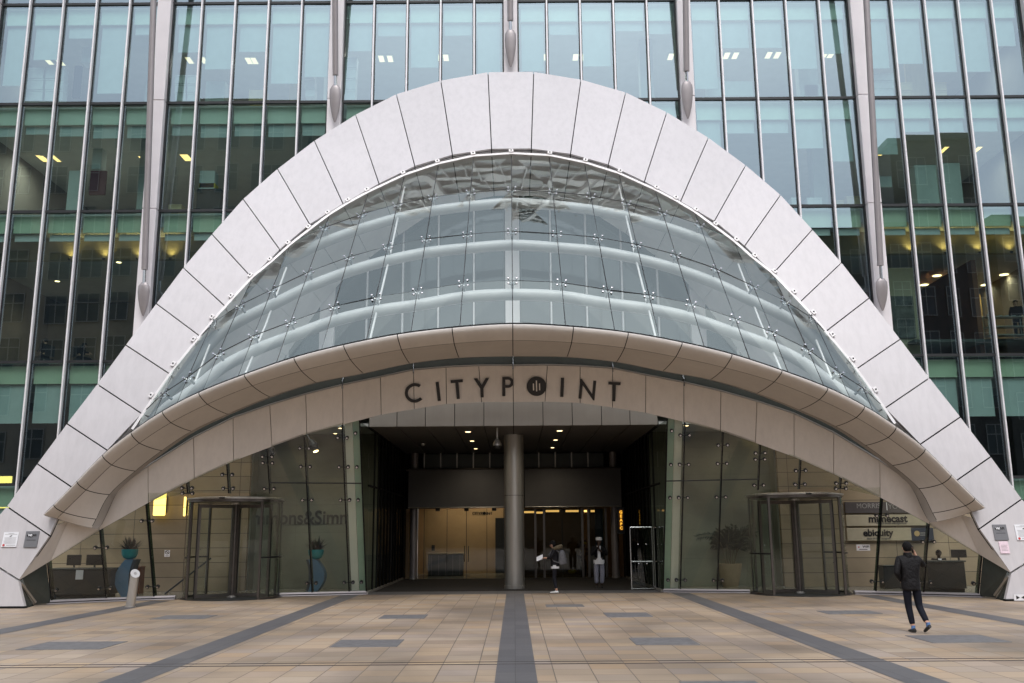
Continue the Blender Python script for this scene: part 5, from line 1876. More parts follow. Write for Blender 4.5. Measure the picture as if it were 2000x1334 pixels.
revolving_door(-9.22, 31.55, (228, 342, 100), 'tall glazed revolving door with bronze wings between the two turquoise bowls')
revolving_door(9.30, 31.55, (312, 196, 78), 'tall glazed revolving door with bronze wings between the palm and the company boards')

# ------------------------------------------------------------------ bollard with slanted lid
p = at_z(254, 1186)
o = thing('steel_bollard', 'leaning steel bollard with a slanted round lid beside the outer granite band', 'bollard', p)
q = p
ht = at_y(256, 1113, p.y).z - 0.02
mb = MB()
n = 20
lean = V((0.10, -0.04, 0)) / ht
rr = 0.125
rings = []
for z, k in ((0.0, 0), (0.02, 0), (ht * 0.5, 0), (1.0, 1)):
    ring = []
    for j in range(n):
        a = 2 * math.pi * j / n
        dx, dy = math.cos(a) * rr, math.sin(a) * rr
        zz = z if not k else ht - 0.10 + 0.12 * (0.75 * dy - 0.55 * dx) / rr
        ring.append(q + V((dx, dy, zz)) + lean * zz)
    rings.append(ring)
mb.loft(rings).build('post', M['steel'], o, True)
top = rings[-1]
c = sum(top, V((0, 0, 0))) / n
nn = (top[5] - top[0]).cross(top[10] - top[0]).normalized()
if nn.z < 0:
    nn = -nn
lid = [c + (t - c) * 1.04 + nn * 0.004 for t in top]
MB().slab(lid, nn * 0.025).build('lid', M['tube'], o)
MB().slab([c + (t - c) * 0.35 + nn * 0.031 + (top[0] - c) * 0.0 for t in top[::2]], nn * 0.003).build('emblem', M['inkmid'], o)
MB().lathe([(0.15, 0.006), (0.15, 0.02), (0.13, 0.025)], q, 20).build('base_ring', M['steel'], o, True)

# ------------------------------------------------------------------ bowls of plants on crescent stands
def bowl_stand(px, pyb, flip, label, seed):
    random.seed(seed)
    p = at_z(px, pyb)
    k = 1 if flip else -1
    zc = p.y
    sc = abs(at_y(px + 10, 1100, p.y).x - at_y(px, 1100, p.y).x) / 10      # metres per photo pixel
    o = thing('crescent_stand', 'blue crescent shaped stand ' + label, 'stand', p)
    H = at_y(px, 1093, p.y).z
    outer, inner = [], []
    for i in range(15):
        t = i / 14
        z = H * t
        bulge = math.sin(math.pi * t)
        xo = k * (-0.12 * 0 + 0.30 * bulge + 0.02)
        xi = k * (0.30 * bulge - 0.42 + 0.10 * abs(t - 0.5) * 2)
        outer.append(p + V((xo + k * 0.06, 0, z)))
        inner.append(p + V((xi * 0.55 - k * 0.02, 0, z)))
    m = MB()
    for i in range(14):
        m.slab([outer[i], outer[i + 1], inner[i + 1], inner[i]], (0, 0.45, 0), 0)
    m.build('body', [M['bluestand']], o)
    m = MB()
    for i in range(14):
        e = -k * 0.09
        m.slab([inner[i] + V((e, 0.02, 0)), inner[i + 1] + V((e, 0.02, 0)), inner[i + 1] + V((-k * -0.004, 0.02, 0)) * 1.0, inner[i] + V((-k * -0.004, 0.02, 0))], (0, 0.41, 0))
    m.build('dark_edge', M['bluestanddark'], o)
    bc = p + V((k * 0.02, 0.22, H))
    b = thing('plant_bowl', 'turquoise bowl of dark spiky leaves ' + label, 'plant bowl', bc)
    R_ = 0.27
    MB().lathe([(0.10, 0.004), (0.20, 0.06), (0.255, 0.17), (R_, 0.33), (R_ - 0.02, 0.335), (R_ - 0.035, 0.28), (0.02, 0.27)], bc, 24).build('bowl', M['tealbowl'], b, True)
    leafs = MB()
    for i in range(95):
        a = random.uniform(0, 6.283)
        tilt = random.uniform(0.05, 1.1)
        L_ = random.uniform(0.30, 0.56)
        d = V((math.cos(a) * math.sin(tilt), math.sin(a) * math.sin(tilt), math.cos(tilt)))
        s = V((-math.sin(a), math.cos(a), 0)) * random.uniform(0.018, 0.034)
        b0 = bc + V((math.cos(a) * 0.08, math.sin(a) * 0.08, 0.28))
        mid = b0 + d * L_ * 0.6
        tip = b0 + d * L_ + V((math.cos(a), math.sin(a), -0.4)) * 0.06 * tilt
        leafs.add([b0 - s, b0 + s, mid + s * 0.9, tip, mid - s * 0.9], [(0, 1, 2, 3, 4)], 1 if random.random() < 0.35 else 0)
    leafs.build('leaves', [M['leaf'], M['leafred']], b)
    random.seed(11)


bowl_stand(243, 1168, False, 'behind the glass by the bollard', 5)
bowl_stand(611, 1159, True, 'behind the glass by the white post and company lettering', 9)

# ------------------------------------------------------------------ palm in a pot
p = at_z(1427, 1147)
o = thing('potted_palm', 'leafy palm in a round stone pot behind the entrance glass', 'potted plant', p)
MB().lathe([(0.27, 0.01), (0.36, 0.35), (0.43, 0.72), (0.45, 0.84), (0.41, 0.845), (0.39, 0.76), (0.02, 0.74)], p, 26).build('pot', M['pot'], o, True)
cm, fm = MB(), MB()
random.seed(21)


def frond(base, az, tilt, L_, n=13, ln=0.34):
    pts = []
    d = V((math.cos(az) * math.sin(tilt), math.sin(az) * math.sin(tilt) * 0.6, math.cos(tilt)))
    q = V(base)
    for i in range(n):
        pts.append(V(q))
        q = q + d * (L_ / n)
        d = (d + V((math.cos(az) * 0.07, 0, -0.055 * (1 + tilt)))).normalized()
    cm.tube(pts, [lerp(0.014, 0.005, i / (n - 1)) for i in range(n)], 5)
    for i in range(3, n):
        dd = (pts[i] - pts[i - 1]).normalized()
        side = dd.cross(V((0.2, 1, 0.1))).normalized()
        side2 = dd.cross(side).normalized()
        for s in (-1, 1):
            for k in range(2):
                l_ = ln * (1 - 0.5 * i / n) * random.uniform(0.7, 1.1)
                dr = (dd * 0.75 + side * s * 0.75 + side2 * random.uniform(-0.4, 0.4) + V((0, 0, -0.12))).normalized()
                b0 = lerp(pts[i - 1], pts[i], k / 2)
                wv = dr.cross(side2).normalized() * 0.014
                m_ = b0 + dr * l_ * 0.5
                fm.add([b0, m_ + wv, b0 + dr * l_ + V((0, 0, -0.03)), m_ - wv], [(0, 1, 2, 3)])


S0 = p + V((0, 0, 0.76))
for (dx, h, leanx) in ((-0.16, 0.55, -0.05), (-0.06, 0.75, 0.0), (0.04, 0.6, 0.02), (0.13, 0.8, 0.06), (0.2, 0.5, 0.1)):
    cm.tube([S0 + V((dx * 0.7, random.uniform(-.1, .1), -0.02)), S0 + V((dx + leanx, 0, h))], [0.03, 0.018], 6)
    b = S0 + V((dx + leanx, 0, h))
    for k in range(7):
        frond(b, random.uniform(0, 6.28), random.uniform(0.05, 0.75), random.uniform(0.45, 0.8))
frond(S0 + V((-0.1, 0, 0.8)), math.pi, 0.75, 1.25)
for k in range(7):
    frond(S0 + V((0.16, 0, 0.8)), random.uniform(-0.5, 0.5), random.uniform(0.35, 0.65), random.uniform(0.9, 1.2))
for k in range(6):
    frond(S0 + V((0.0, 0, 0.6)), random.uniform(0, 6.28), random.uniform(0.0, 0.4), random.uniform(0.7, 0.95))
for k in range(7):
    cm.tube([S0 + V((-0.32 + 0.035 * k, -0.1, -0.02)), S0 + V((-0.34 + 0.035 * k, -0.1, 0.25))], 0.008, 4)
cm.build('canes', M['cane'], o)
fm.build('fronds', M['leaf'], o)

# ------------------------------------------------------------------ reception desks in the wings
def desk(px0, px1, Y, zt, label, glassfront=False):
    a, b = at_y(px0, 1120, Y), at_y(px1, 1120, Y)
    o = thing('reception_desk', label, 'desk', ((a.x + b.x) / 2, Y, 0))
    MB().cbox(a.x, b.x, Y, Y + 0.7, 0.14, zt - 0.05, 0.015).build('front', M['deskdark'], o)
    MB().cbox(a.x + 0.05, b.x - 0.05, Y + 0.05, Y + 0.65, 0.02, 0.13, 0.005).build('plinth', M['black'], o)
    MB().cbox(a.x - 0.04, b.x + 0.04, Y - 0.04, Y + 0.74, zt - 0.045, zt, 0.01).build('counter_top', M['louvre'], o)
    return o, a, b


o, a, b = desk(96, 216, 31.4, 0.98, 'dark reception desk with two monitors behind the glass beside the first bowl')
for k, (x0, x1) in enumerate(((131, 160), (169, 202))):
    q0, q1 = at_y(x0, 1090, 31.7), at_y(x1, 1079, 31.7)
    m = thing('monitor', ('black monitor on the reception desk, nearest the arch foot', 'black monitor on the reception desk, nearest the first bowl')[k], 'monitor', ((q0.x + q1.x) / 2, 31.7, 0.985))
    MB().cbox(q0.x, q1.x, 31.68, 31.72, 1.06, 1.40, 0.008).build('screen', M['black'], m)
    MB().box((q0.x + q1.x) / 2 - 0.03, (q0.x + q1.x) / 2 + 0.03, 31.722, 31.75, 0.99, 1.2).build('stand', M['dark'], m)
q0 = at_y(155, 1108, 31.33)
t = MB().box(q0.x - 0.11, q0.x + 0.13, 31.352, 31.362, 0.62, 0.92).build('paper_sheet', M['paper'])
tag(t, 'white paper sheet fixed to the front of the reception desk with monitors', 'paper')
o, a, b = desk(1812, 1886, 31.3, 1.02, 'dark reception desk in front of the seated receptionist')
q0, q1 = at_y(1853, 1092, 31.9), at_y(1882, 1081, 31.9)
m = thing('monitor', 'black monitor on the desk beside the seated receptionist', 'monitor', ((q0.x + q1.x) / 2, 31.9, 1.02))
MB().cbox(q0.x, q1.x, 31.68, 31.72, 1.10, 1.36, 0.008).build('screen', M['black'], m)
MB().box((q0.x + q1.x) / 2 - 0.03, (q0.x + q1.x) / 2 + 0.03, 31.722, 31.75, 1.022, 1.2).build('stand', M['dark'], m)
a, b = at_y(1728, 1140, 33.6), at_y(1765, 1106, 33.6)
t = thing('lobby_cabinet', 'dark cabinet behind the glass next to the walking man', 'cabinet', (a.x, 33.6, 0.02))
MB().cbox(a.x, b.x, 33.6, 34.1, 0.02, b.z, 0.015).build('body', M['deskdark'], t)
MB().cbox(a.x - 0.02, b.x + 0.02, 33.57, 34.12, b.z + 0.002, b.z + 0.035, 0.008).build('top', M['louvre'], t)
a, b = at_y(258, 1165, 33.4), at_y(275, 1108, 33.4)
t = thing('wooden_lectern', 'brown wooden cabinet behind the bollard and first bowl', 'cabinet', (a.x, 33.4, 0.02))
MB().cbox(a.x, b.x, 33.4, 33.8, 0.02, b.z, 0.01).build('body', M['brownwall'], t)
MB().cbox(a.x - 0.02, b.x + 0.02, 33.38, 33.82, b.z + 0.002, b.z + 0.03, 0.006).build('top', M['brownwall'], t)
# sloping stair handrail seen through the glass
t = thing('stair_rail', 'dark sloping stair handrail behind the revolving door by the bowls', 'handrail', at_y(330, 1150, 33.0))
a, b = at_y(322, 1160, 33.4), at_y(412, 1090, 33.4)
MB().tube([a, b], 0.03, 6).build('rail', M['dark'], t)
for k in (0.1, 0.5, 0.9):
    c = lerp(a, b, k)
    MB().tube([c, V((c.x, c.y, max(0.02, c.z - 0.9)))], 0.018, 6).build('baluster', M['steel'], t)

# ------------------------------------------------------------------ people
def skin_mesh(name, verts, edges, radii, mat, parent=None, sub=2):
    me = bpy.data.meshes.new(name)
    me.from_pydata([V(v) for v in verts], edges, [])
    ob = bpy.data.objects.new(name, me)
    COL.objects.link(ob)
    md = ob.modifiers.new('skin', 'SKIN')
    md.use_smooth_shade = True
    for i, r_ in enumerate(radii):
        sv = me.skin_vertices[0].data[i]
        sv.radius = r_ if isinstance(r_, tuple) else (r_, r_)
        sv.use_root = i == 0
    s = ob.modifiers.new('sub', 'SUBSURF')
    s.levels = s.render_levels = sub
    dg = bpy.context.evaluated_depsgraph_get()
    out = bpy.data.meshes.new_from_object(ob.evaluated_get(dg))
    bpy.data.objects.remove(ob)
    out.name = name
    out.materials.clear()
    out.materials.append(mat)
    out.polygons.foreach_set('use_smooth', [True] * len(out.polygons))
    o = bpy.data.objects.new(name, out)
    COL.objects.link(o)
    if parent:
        o.parent = parent
    return o


class Chain:
    def __init__(self):
        self.v, self.e, self.r = [], [], []

    def pt(self, p, r_, to=None):
        self.v.append(V(p))
        self.r.append(r_)
        i = len(self.v) - 1
        if to is not None:
            self.e.append((to, i))
        return i

    def run(self, start, seq):
        k = start
        for p, r_ in seq:
            k = self.pt(p, r_, k)
        return k


def make_hand(ch, wrist_i, wrist, d, palm_n, s=1.0, curl=0.5):
    """palm with four bent fingers and a thumb, grown from the wrist"""
    d = V(d).normalized()
    pn = V(palm_n).normalized()
    side = d.cross(pn).normalized()
    k = ch.pt(V(wrist) + d * 0.05 * s, 0.030 * s, wrist_i)
    kn = ch.pt(V(wrist) + d * 0.085 * s, 0.028 * s, k)
    for f, (off, L_) in enumerate(((-0.030, 0.075), (-0.010, 0.085), (0.010, 0.08), (0.030, 0.062))):
        b = V(wrist) + d * 0.10 * s + side * off * s
        d1 = (d + pn * curl).normalized()
        d2 = (d * 0.6 + pn * curl * 2).normalized()
        i1 = ch.pt(b, 0.0095 * s, kn)
        i2 = ch.pt(b + d1 * L_ * 0.5 * s, 0.009 * s, i1)
        ch.pt(b + d1 * L_ * 0.5 * s + d2 * L_ * 0.45 * s, 0.008 * s, i2)
    t1 = ch.pt(V(wrist) + d * 0.05 * s - side * 0.04 * s + pn * 0.015 * s, 0.011 * s, k)
    ch.pt(V(wrist) + d * 0.085 * s - side * 0.052 * s + pn * 0.035 * s, 0.0095 * s, t1)


def head_parts(root, c, fwd, skin_m, hair_m, style, s=1.0):
    """face features and hair around the head centre c; fwd = direction of the face"""
    f = V(fwd).normalized()
    f = V((f.x, f.y, f.z))
    side = f.cross(ZU).normalized()
    up = side.cross(f).normalized()
    if style in ('short', 'long', 'under_cap'):
        m = MB()
        rings = []
        n = 16
        for i in range(0, 11):
            el = R(90 - i * 14)
            ring = []
            for j in range(n):
                a = 2 * math.pi * j / n
                ff, ss = math.cos(a), math.sin(a)
                e2 = el
                # hairline: high at the face, low at the nape
                lim = R(28) if ff > 0.35 else (R(-8) if ff > -0.2 else R(-46))
                if style == 'long':
                    lim = R(30) if ff > 0.35 else R(-60)
                e2 = max(el, lim)
                rr = 0.103 * s * (1 + 0.035 * math.sin(5 * a + 2 * i) + 0.025 * math.sin(11 * a - 5 * i))
                ring.append(V(c) + f * (ff * math.cos(e2) * rr * 1.08 - 0.004) + side * (ss * math.cos(e2) * rr * 0.93) + up * (math.sin(e2) * rr * 1.12 + 0.012))
            rings.append(ring)
        m.loft(rings, True, True)
        m.build('hair', hair_m, root, True)
    for sgn in (-1, 1):
        MB().sphere(V(c) + side * sgn * 0.086 * s - f * 0.01 - up * 0.01, 0.026 * s, 6, 0, (0.5, 0.8, 1.15)).build('ear', skin_m, root, True)
        e = MB().sphere(V(c) + side * sgn * 0.033 * s + f * 0.088 * s + up * 0.006, 0.012 * s, 6)
        e.build('eye', M['black'], root, True)
    MB().tube([V(c) + f * 0.094 * s + up * 0.008, V(c) + f * 0.112 * s - up * 0.03 * s, V(c) + f * 0.092 * s - up * 0.042 * s], [0.010 * s, 0.016 * s, 0.010 * s], 6).build('nose', skin_m, root, True)
    MB().tube([V(c) + f * 0.088 * s - up * 0.062 * s + side * -0.024 * s, V(c) + f * 0.094 * s - up * 0.062 * s, V(c) + f * 0.088 * s - up * 0.062 * s + side * 0.024 * s], 0.006 * s, 5).build('mouth', M['skindark'], root, True)


def shoe(root, heel, toe, mat, s=1.0, name='shoe'):
    heel, toe = V(heel), V(toe)
    d = (toe - heel).normalized()
    side = d.cross(ZU).normalized()
    up = side.cross(d).normalized()
    L_ = (toe - heel).length
    m = MB()
    rings = []
    for t, wd, h in ((0.0, 0.030, 0.065), (0.08, 0.037, 0.085), (0.3, 0.036, 0.085), (0.5, 0.040, 0.062), (0.75, 0.045, 0.048), (0.93, 0.036, 0.038), (1.0, 0.018, 0.022)):
        c = heel + d * L_ * t
        rings.append([c + side * wd * s * math.cos(a) * (1 if math.sin(a) > -0.3 else 0.95) + up * max(0.0, (0.5 + 0.5 * math.sin(a))) * h * s for a in [2 * math.pi * k / 12 for k in range(12)]])
    m.loft(rings)
    return m.build(name, mat, root, True)


def person(label, loc, rotz, J, sk, hair, style, top, bottom, shoes, group=None, extras=None, sock=None, s=1.0):
    """J holds joint positions in metres, figure facing +Y; returns the root mesh (the body)"""
    ch = Chain()
    pel = ch.pt(J['pelvis'], (0.115, 0.095))
    k = ch.run(pel, [(lerp(V(J['pelvis']), V(J['chest']), 0.5), (0.115, 0.09)), (J['chest'], (0.125, 0.095))])
    nk = ch.run(k, [(J['neck'], 0.055), (lerp(V(J['neck']), V(J['head']), 0.45), 0.052)])
    hv = V(J['face']).normalized()
    hd = ch.run(nk, [(V(J['head']) - V((0, 0, 0.035)) + hv * 0.012, (0.074, 0.082)), (V(J['head']) + V((0, 0, 0.045)), (0.080, 0.090)), (V(J['head']) + V((0, 0, 0.100)), (0.05, 0.055))])
    for sd in ('l', 'r'):
        a = ch.run(k, [(J['sh_' + sd], 0.06), (J['el_' + sd], 0.042), (J['wr_' + sd], 0.028)])
        hdv = V(J.get('hd_' + sd, V(J['wr_' + sd]) - V(J['el_' + sd])))
        make_hand(ch, a, J['wr_' + sd], hdv, J.get('pn_' + sd, (0, 0.2, 0)) if 'pn_' + sd in J else hdv.cross(V((1, 0.2, 0))), s, 0.5)
        ch.run(pel, [(J['hip_' + sd], 0.085), (J['kn_' + sd], 0.055), (J['an_' + sd], 0.04)])
    body = skin_mesh('person', ch.v, ch.e, ch.r, sk)
    body.location = loc
    body.rotation_euler = (0, 0, rotz)
    tag(body, label, 'person', group)
    # clothes: built in local space under an un-transformed parent
    class Loc:
        pass

    def cloth(name, seqs, mat, sub=2):
        c2 = Chain()
        i0 = c2.pt(*seqs[0][0])
        idx = {'0': i0}
        last = c2.run(i0, seqs[0][1:])
        idx['end'] = last
        for st, seq in seqs[1:]:
            base = i0 if st == 0 else st
            c2.run(base, seq)
        return skin_mesh(name, c2.v, c2.e, c2.r, mat, body, sub)
    J = {k_: V(v_) for k_, v_ in J.items()}
    tw, th = J.get('tw', V((0.165, 0.125, 0))).x, J.get('tw', V((0.165, 0.125, 0))).y
    hem = J['pelvis'] + V((0, 0, -J.get('hem', V((0, 0, 0.06))).z))
    c2 = Chain()
    a0 = c2.pt(J['chest'] + V((0, 0, 0.02)), (tw * 1.02, th * 1.02))
    c2.run(a0, [(lerp(J['chest'], J['pelvis'], 0.5), (tw * 0.97, th)), (J['pelvis'], (tw * 0.98, th * 1.02)), (hem, (tw, th * 1.05)), (hem - V((0, 0, 0.02)), (tw * 0.9, th * 0.9))])
    c2.run(a0, [(J['neck'] - V((0, 0, 0.05)), (0.085, 0.08)), (J['neck'] + V((0, 0, 0.02)), 0.068)])
    for sd in ('l', 'r'):
        c2.run(a0, [(J['sh_' + sd], 0.078), (lerp(J['sh_' + sd], J['el_' + sd], 0.5), 0.070), (J['el_' + sd], 0.060), (lerp(J['el_' + sd], J['wr_' + sd], 0.92), 0.045)])
    skin_mesh('jacket', c2.v, c2.e, c2.r, top, body)
    c2 = Chain()
    lw = J.get('lw', V((0.095, 0.072, 0.052)))
    a0 = c2.pt(J['pelvis'], (tw * 0.86, th * 0.92))
    c2.run(a0, [(J['pelvis'] + V((0, 0, 0.12)), (tw * 0.8, th * 0.85))])
    for sd in ('l', 'r'):
        c2.run(a0, [(J['hip_' + sd], lw.x), (lerp(J['hip_' + sd], J['kn_' + sd], 0.55), lw.x * 0.86), (J['kn_' + sd], lw.y), (lerp(J['kn_' + sd], J['an_' + sd], 0.5), lw.y * 0.92), (J['an_' + sd] + (J['kn_' + sd] - J['an_' + sd]).normalized() * 0.06, lw.z)])
    skin_mesh('trousers', c2.v, c2.e, c2.r, bottom, body)
    class _B:
        location = V((0, 0, 0))
        parent = None
    # rigid details: built at the origin, then parented without offset
    kids = []

    def local(fn_, *a, **k_):
        before = set(bpy.data.objects)
        fn_(None, *a, **k_)
        for o_ in set(bpy.data.objects) - before:
            o_.parent = body
    local(head_parts, J['head'] + V((0, 0, 0.012)), J['face'], sk, hair, style, s)
    for sd in ('l', 'r'):
        if sock is not None:
            local(lambda root: MB().tube([J['an_' + sd] + V((0, 0, 0.05)), J['an_' + sd] + V((0, 0, -0.03))], [0.040, 0.042], 10).build('sock', sock, root, True))
        hl = J['an_' + sd] + V((0, -0.055, -0.075)) if 'heel_' + sd not in J else J['heel_' + sd]
        to = J['toe_' + sd] if 'toe_' + sd in J else hl + V((0, 0.27, 0))
        local(shoe, hl, to, shoes, s)
    if extras:
        local(extras, J)
    return body


def scaleJ(J, k):
    return {a: V(v) * k if a not in ('face', 'pn_l', 'pn_r', 'hd_l', 'hd_r') else V(v) for a, v in J.items()}


# the man walking away, on the phone
p = at_z(1790, 1236)
J = dict(pelvis=(-0.02, 0.02, 0.93), chest=(-0.02, 0.06, 1.30), neck=(-0.015, 0.06, 1.50), head=(0.0, 0.09, 1.635), face=(0.15, 1, -0.12),
         sh_l=(-0.205, 0.05, 1.43), el_l=(-0.30, -0.02, 1.15), wr_l=(-0.16, 0.10, 0.98), hd_l=(0.3, 0.3, -0.9),
         sh_r=(0.185, 0.05, 1.43), el_r=(0.335, 0.12, 1.27), wr_r=(0.165, 0.10, 1.49), hd_r=(-0.25, 0.1, 0.9), pn_r=(-1, 0.1, 0.1),
         hip_l=(-0.11, 0.02, 0.90), kn_l=(-0.08, 0.08, 0.50), an_l=(-0.045, 0.02, 0.09),
         hip_r=(0.08, 0.02, 0.90), kn_r=(0.11, 0.02, 0.50), an_r=(0.155, -0.22, 0.17),
         heel_l=(-0.045, -0.055, 0.008), toe_l=(-0.055, 0.21, 0.008), heel_r=(0.165, -0.29, 0.12), toe_r=(0.145, -0.06, 0.012),
         tw=(0.205, 0.145, 0), hem=(0, 0, 0.10), lw=(0.098, 0.072, 0.056))


def phone(root, J):
    q = J['head'] + V((0.105, 0.0, -0.02))
    MB().slab([q + V((0, -0.035, -0.07)), q + V((0, 0.035, -0.06)), q + V((-0.005, 0.03, 0.075)), q + V((-0.005, -0.04, 0.065))], (0.010, 0, 0)).build('phone', M['black'], root)
    # jacket collar
    MB().tube([J['neck'] + V((0, -0.005, -0.03)), J['neck'] + V((0, 0.0, 0.055))], [0.090, 0.078], 14).build('collar', M['jacket'], root, True)


person('person in a black quilted jacket walking away with a phone at the ear', p, 0.0, scaleJ(J, 1.0), M['skin'], M['hair'], 'short', M['jacket'], M['navy'], M['shoe'], None, phone, M['sock'])

# woman with the backpack, turned to her left, holding out a paper
p = at_z(1085, 1160)
J = dict(pelvis=(0, 0, 0.93), chest=(0, 0.02, 1.27), neck=(0, 0.02, 1.46), head=(0, 0.06, 1.585), face=(0.35, 1, -0.05),
         sh_l=(-0.17, 0.02, 1.40), el_l=(-0.22, 0.10, 1.17), wr_l=(-0.12, 0.27, 1.17), hd_l=(0, 1, 0.1), pn_l=(0, 0, -1),
         sh_r=(0.17, 0.02, 1.40), el_r=(0.22, 0.08, 1.17), wr_r=(0.10, 0.30, 1.16), hd_r=(-0.1, 1, 0.05), pn_r=(0, 0, -1),
         hip_l=(-0.09, 0, 0.90), kn_l=(-0.09, 0.03, 0.50), an_l=(-0.09, -0.06, 0.10),
         hip_r=(0.09, 0, 0.90), kn_r=(0.10, 0.04, 0.50), an_r=(0.10, -0.02, 0.10), tw=(0.185, 0.155, 0), hem=(0, 0, 0.03), lw=(0.088, 0.062, 0.046))


def backpacker(root, J):
    q = J['chest'] + V((0, -0.26, -0.08))
    m = MB()
    rings = []
    for z, w_, d in ((-0.24, 0.10, 0.06), (-0.22, 0.145, 0.10), (-0.08, 0.16, 0.125), (0.08, 0.15, 0.11), (0.19, 0.115, 0.08), (0.235, 0.05, 0.035)):
        rings.append([q + V((w_ * math.copysign(abs(math.cos(a)) ** 0.6, math.cos(a)), d * math.copysign(abs(math.sin(a)) ** 0.7, math.sin(a)), z)) for a in [2 * math.pi * k / 18 for k in range(18)]])
    m.loft(rings)
    m.build('backpack', M['pack'], root, True)
    m = MB()
    rings = [[q + V((0.11 * math.cos(a), -0.115 + 0.035 * math.sin(a), z)) for a in [2 * math.pi * k / 12 for k in range(12)]] for z in (-0.2, -0.02)]
    m.loft(rings)
    m.build('backpack_pocket', M['pack'], root, True)
    for sg in (-1, 1):
        MB().tube([q + V((0.11 * sg, 0.10, 0.18)), J['sh_l' if sg < 0 else 'sh_r'] * 1.0 + V((-0.05 * sg, 0.02, 0.075)), J['chest'] + V((0.14 * sg, 0.17, 0.0)), J['chest'] + V((0.16 * sg, 0.0, -0.2)), q + V((0.12 * sg, 0.08, -0.18))], 0.02, 6).build('strap', M['pack'], root, True)
    # fur trimmed hood lying on the shoulders
    m = MB()
    pts = [J['neck'] + V((0.16 * math.cos(a), -0.06 + 0.16 * math.sin(a), 0.03 - 0.05 * math.sin(a))) for a in [R(150 + k * 24) for k in range(11)]]
    m.tube(pts, [0.045, 0.06, 0.068, 0.072, 0.075, 0.076, 0.075, 0.072, 0.068, 0.06, 0.045], 10)
    m.build('fur_hood', M['fur'], root, True)
    # cap with peak
    h = J['head'] + V((0, 0, 0.03))
    f = J['face'].normalized()
    sd = f.cross(ZU).normalized()
    up = sd.cross(f)
    m = MB()
    rings = [[h + f * (math.cos(a) * 0.112 * math.cos(e)) + sd * (math.sin(a) * 0.10 * math.cos(e)) + up * (0.02 + 0.115 * math.sin(e)) for a in [2 * math.pi * k / 16 for k in range(16)]] for e in (0, 0.4, 0.8, 1.2, 1.5)]
    m.loft(rings)
    m.build('cap', M['hair'], root, True)
    MB().slab([h + f * 0.09 + sd * 0.075 + up * 0.022, h + f * 0.165 + sd * 0.05 + up * 0.008, h + f * 0.165 - sd * 0.05 + up * 0.008, h + f * 0.09 - sd * 0.075 + up * 0.022], up * 0.010).build('cap_peak', M['hair'], root)
    MB().tube([h + f * 0.102 - sd * 0.055 - up * 0.01, h + f * 0.112 - up * 0.008, h + f * 0.102 + sd * 0.055 - up * 0.01], 0.017, 6).build('sunglasses', M['black'], root, True)
    # shirt hem
    m = MB()
    c = J['pelvis'] + V((0, 0, -0.05))
    m.loft([[c + V((math.cos(a) * 0.170, math.sin(a) * 0.140, z)) for a in [2 * math.pi * k / 18 for k in range(18)]] for z in (-0.055, 0.06)])
    m.build('shirt_hem', M['cloth'], root, True)
    # folded paper in the hands
    c = J['wr_r'] + V((-0.02, 0.20, 0.03))
    MB().slab([c + V((-0.10, -0.09, -0.05)), c + V((-0.10, 0.12, -0.13)), c + V((0.03, 0.14, 0.0)), c + V((0.03, -0.07, 0.09))], (0.003, 0.002, 0.006)).build('leaflet', M['paper'], root)


person('person in a puffer coat with grey backpack, holding out a white leaflet', p, R(80), J, M['skin'], M['hair'], 'under_cap', M['coat'], M['jeans'], M['trainer'], None, backpacker)

# cook in a white cap with hand at the chin
p = at_z(1171, 1149)
J = dict(pelvis=(0, 0, 0.95), chest=(0, 0.0, 1.31), neck=(0, 0.0, 1.52), head=(-0.02, 0.02, 1.655), face=(0.12, 1, -0.1),
         sh_l=(-0.20, 0, 1.45), el_l=(-0.29, 0.08, 1.19), wr_l=(-0.05, 0.20, 1.33), hd_l=(0.5, 0.2, 0.8), pn_l=(0, 1, 0),
         sh_r=(0.20, 0, 1.45), el_r=(0.27, 0.10, 1.18), wr_r=(0.02, 0.19, 1.50), hd_r=(-0.2, -0.1, 0.9), pn_r=(0, -1, 0.2),
         hip_l=(-0.10, 0, 0.92), kn_l=(-0.11, 0.03, 0.50), an_l=(-0.085, 0, 0.10),
         hip_r=(0.10, 0, 0.92), kn_r=(0.11, 0.03, 0.50), an_r=(0.10, 0, 0.10), tw=(0.205, 0.14, 0), hem=(0, 0, -0.02), lw=(0.115, 0.098, 0.09))


def cook(root, J):
    h = J['head'] + V((0, 0, 0.06))
    MB().lathe([(0.112, 0.0), (0.116, 0.05), (0.112, 0.10), (0.07, 0.112), (0.01, 0.115)], h, 18).build('white_cap', M['cloth'], root, True)
    m = MB()
    rows = []
    for z, w_, y in ((0.86, 0.165, 0.16), (0.97, 0.15, 0.165), (1.1, 0.055, 0.165), (1.3, 0.05, 0.155), (1.42, 0.06, 0.125)):
        rows.append([V((-w_, y - w_ * 0.25, z)), V((-w_ * 0.5, y, z)), V((w_ * 0.5, y, z)), V((w_, y - w_ * 0.25, z))])
    m.loft(rows, False, False)
    m.build('shirt_front', M['cloth'], root, True)
    m = MB()
    c = J['pelvis'] + V((0, 0, -0.0))
    m.loft([[c + V((math.cos(a) * 0.205, math.sin(a) * 0.148, z + 0.02 * math.sin(3 * a))) for a in [2 * math.pi * k / 20 for k in range(20)]] for z in (-0.06, 0.05)])
    m.build('shirt_hem', M['cloth'], root, True)
    for sg in (-1, 1):
        MB().slab([J['neck'] + V((0.02 * sg, 0.10, 0.0)), J['neck'] + V((0.075 * sg, 0.09, -0.01)), J['neck'] + V((0.05 * sg, 0.135, -0.15)), J['neck'] + V((0.005 * sg, 0.14, -0.13))], (0, 0.012, 0)).build('collar', M['cloth'], root)


person('person in a white skull cap, black jacket and checked trousers', p, R(180), J, M['skindark'], M['hair'], 'none', M['suit'], M['check'], M['shoe'], None, cook)

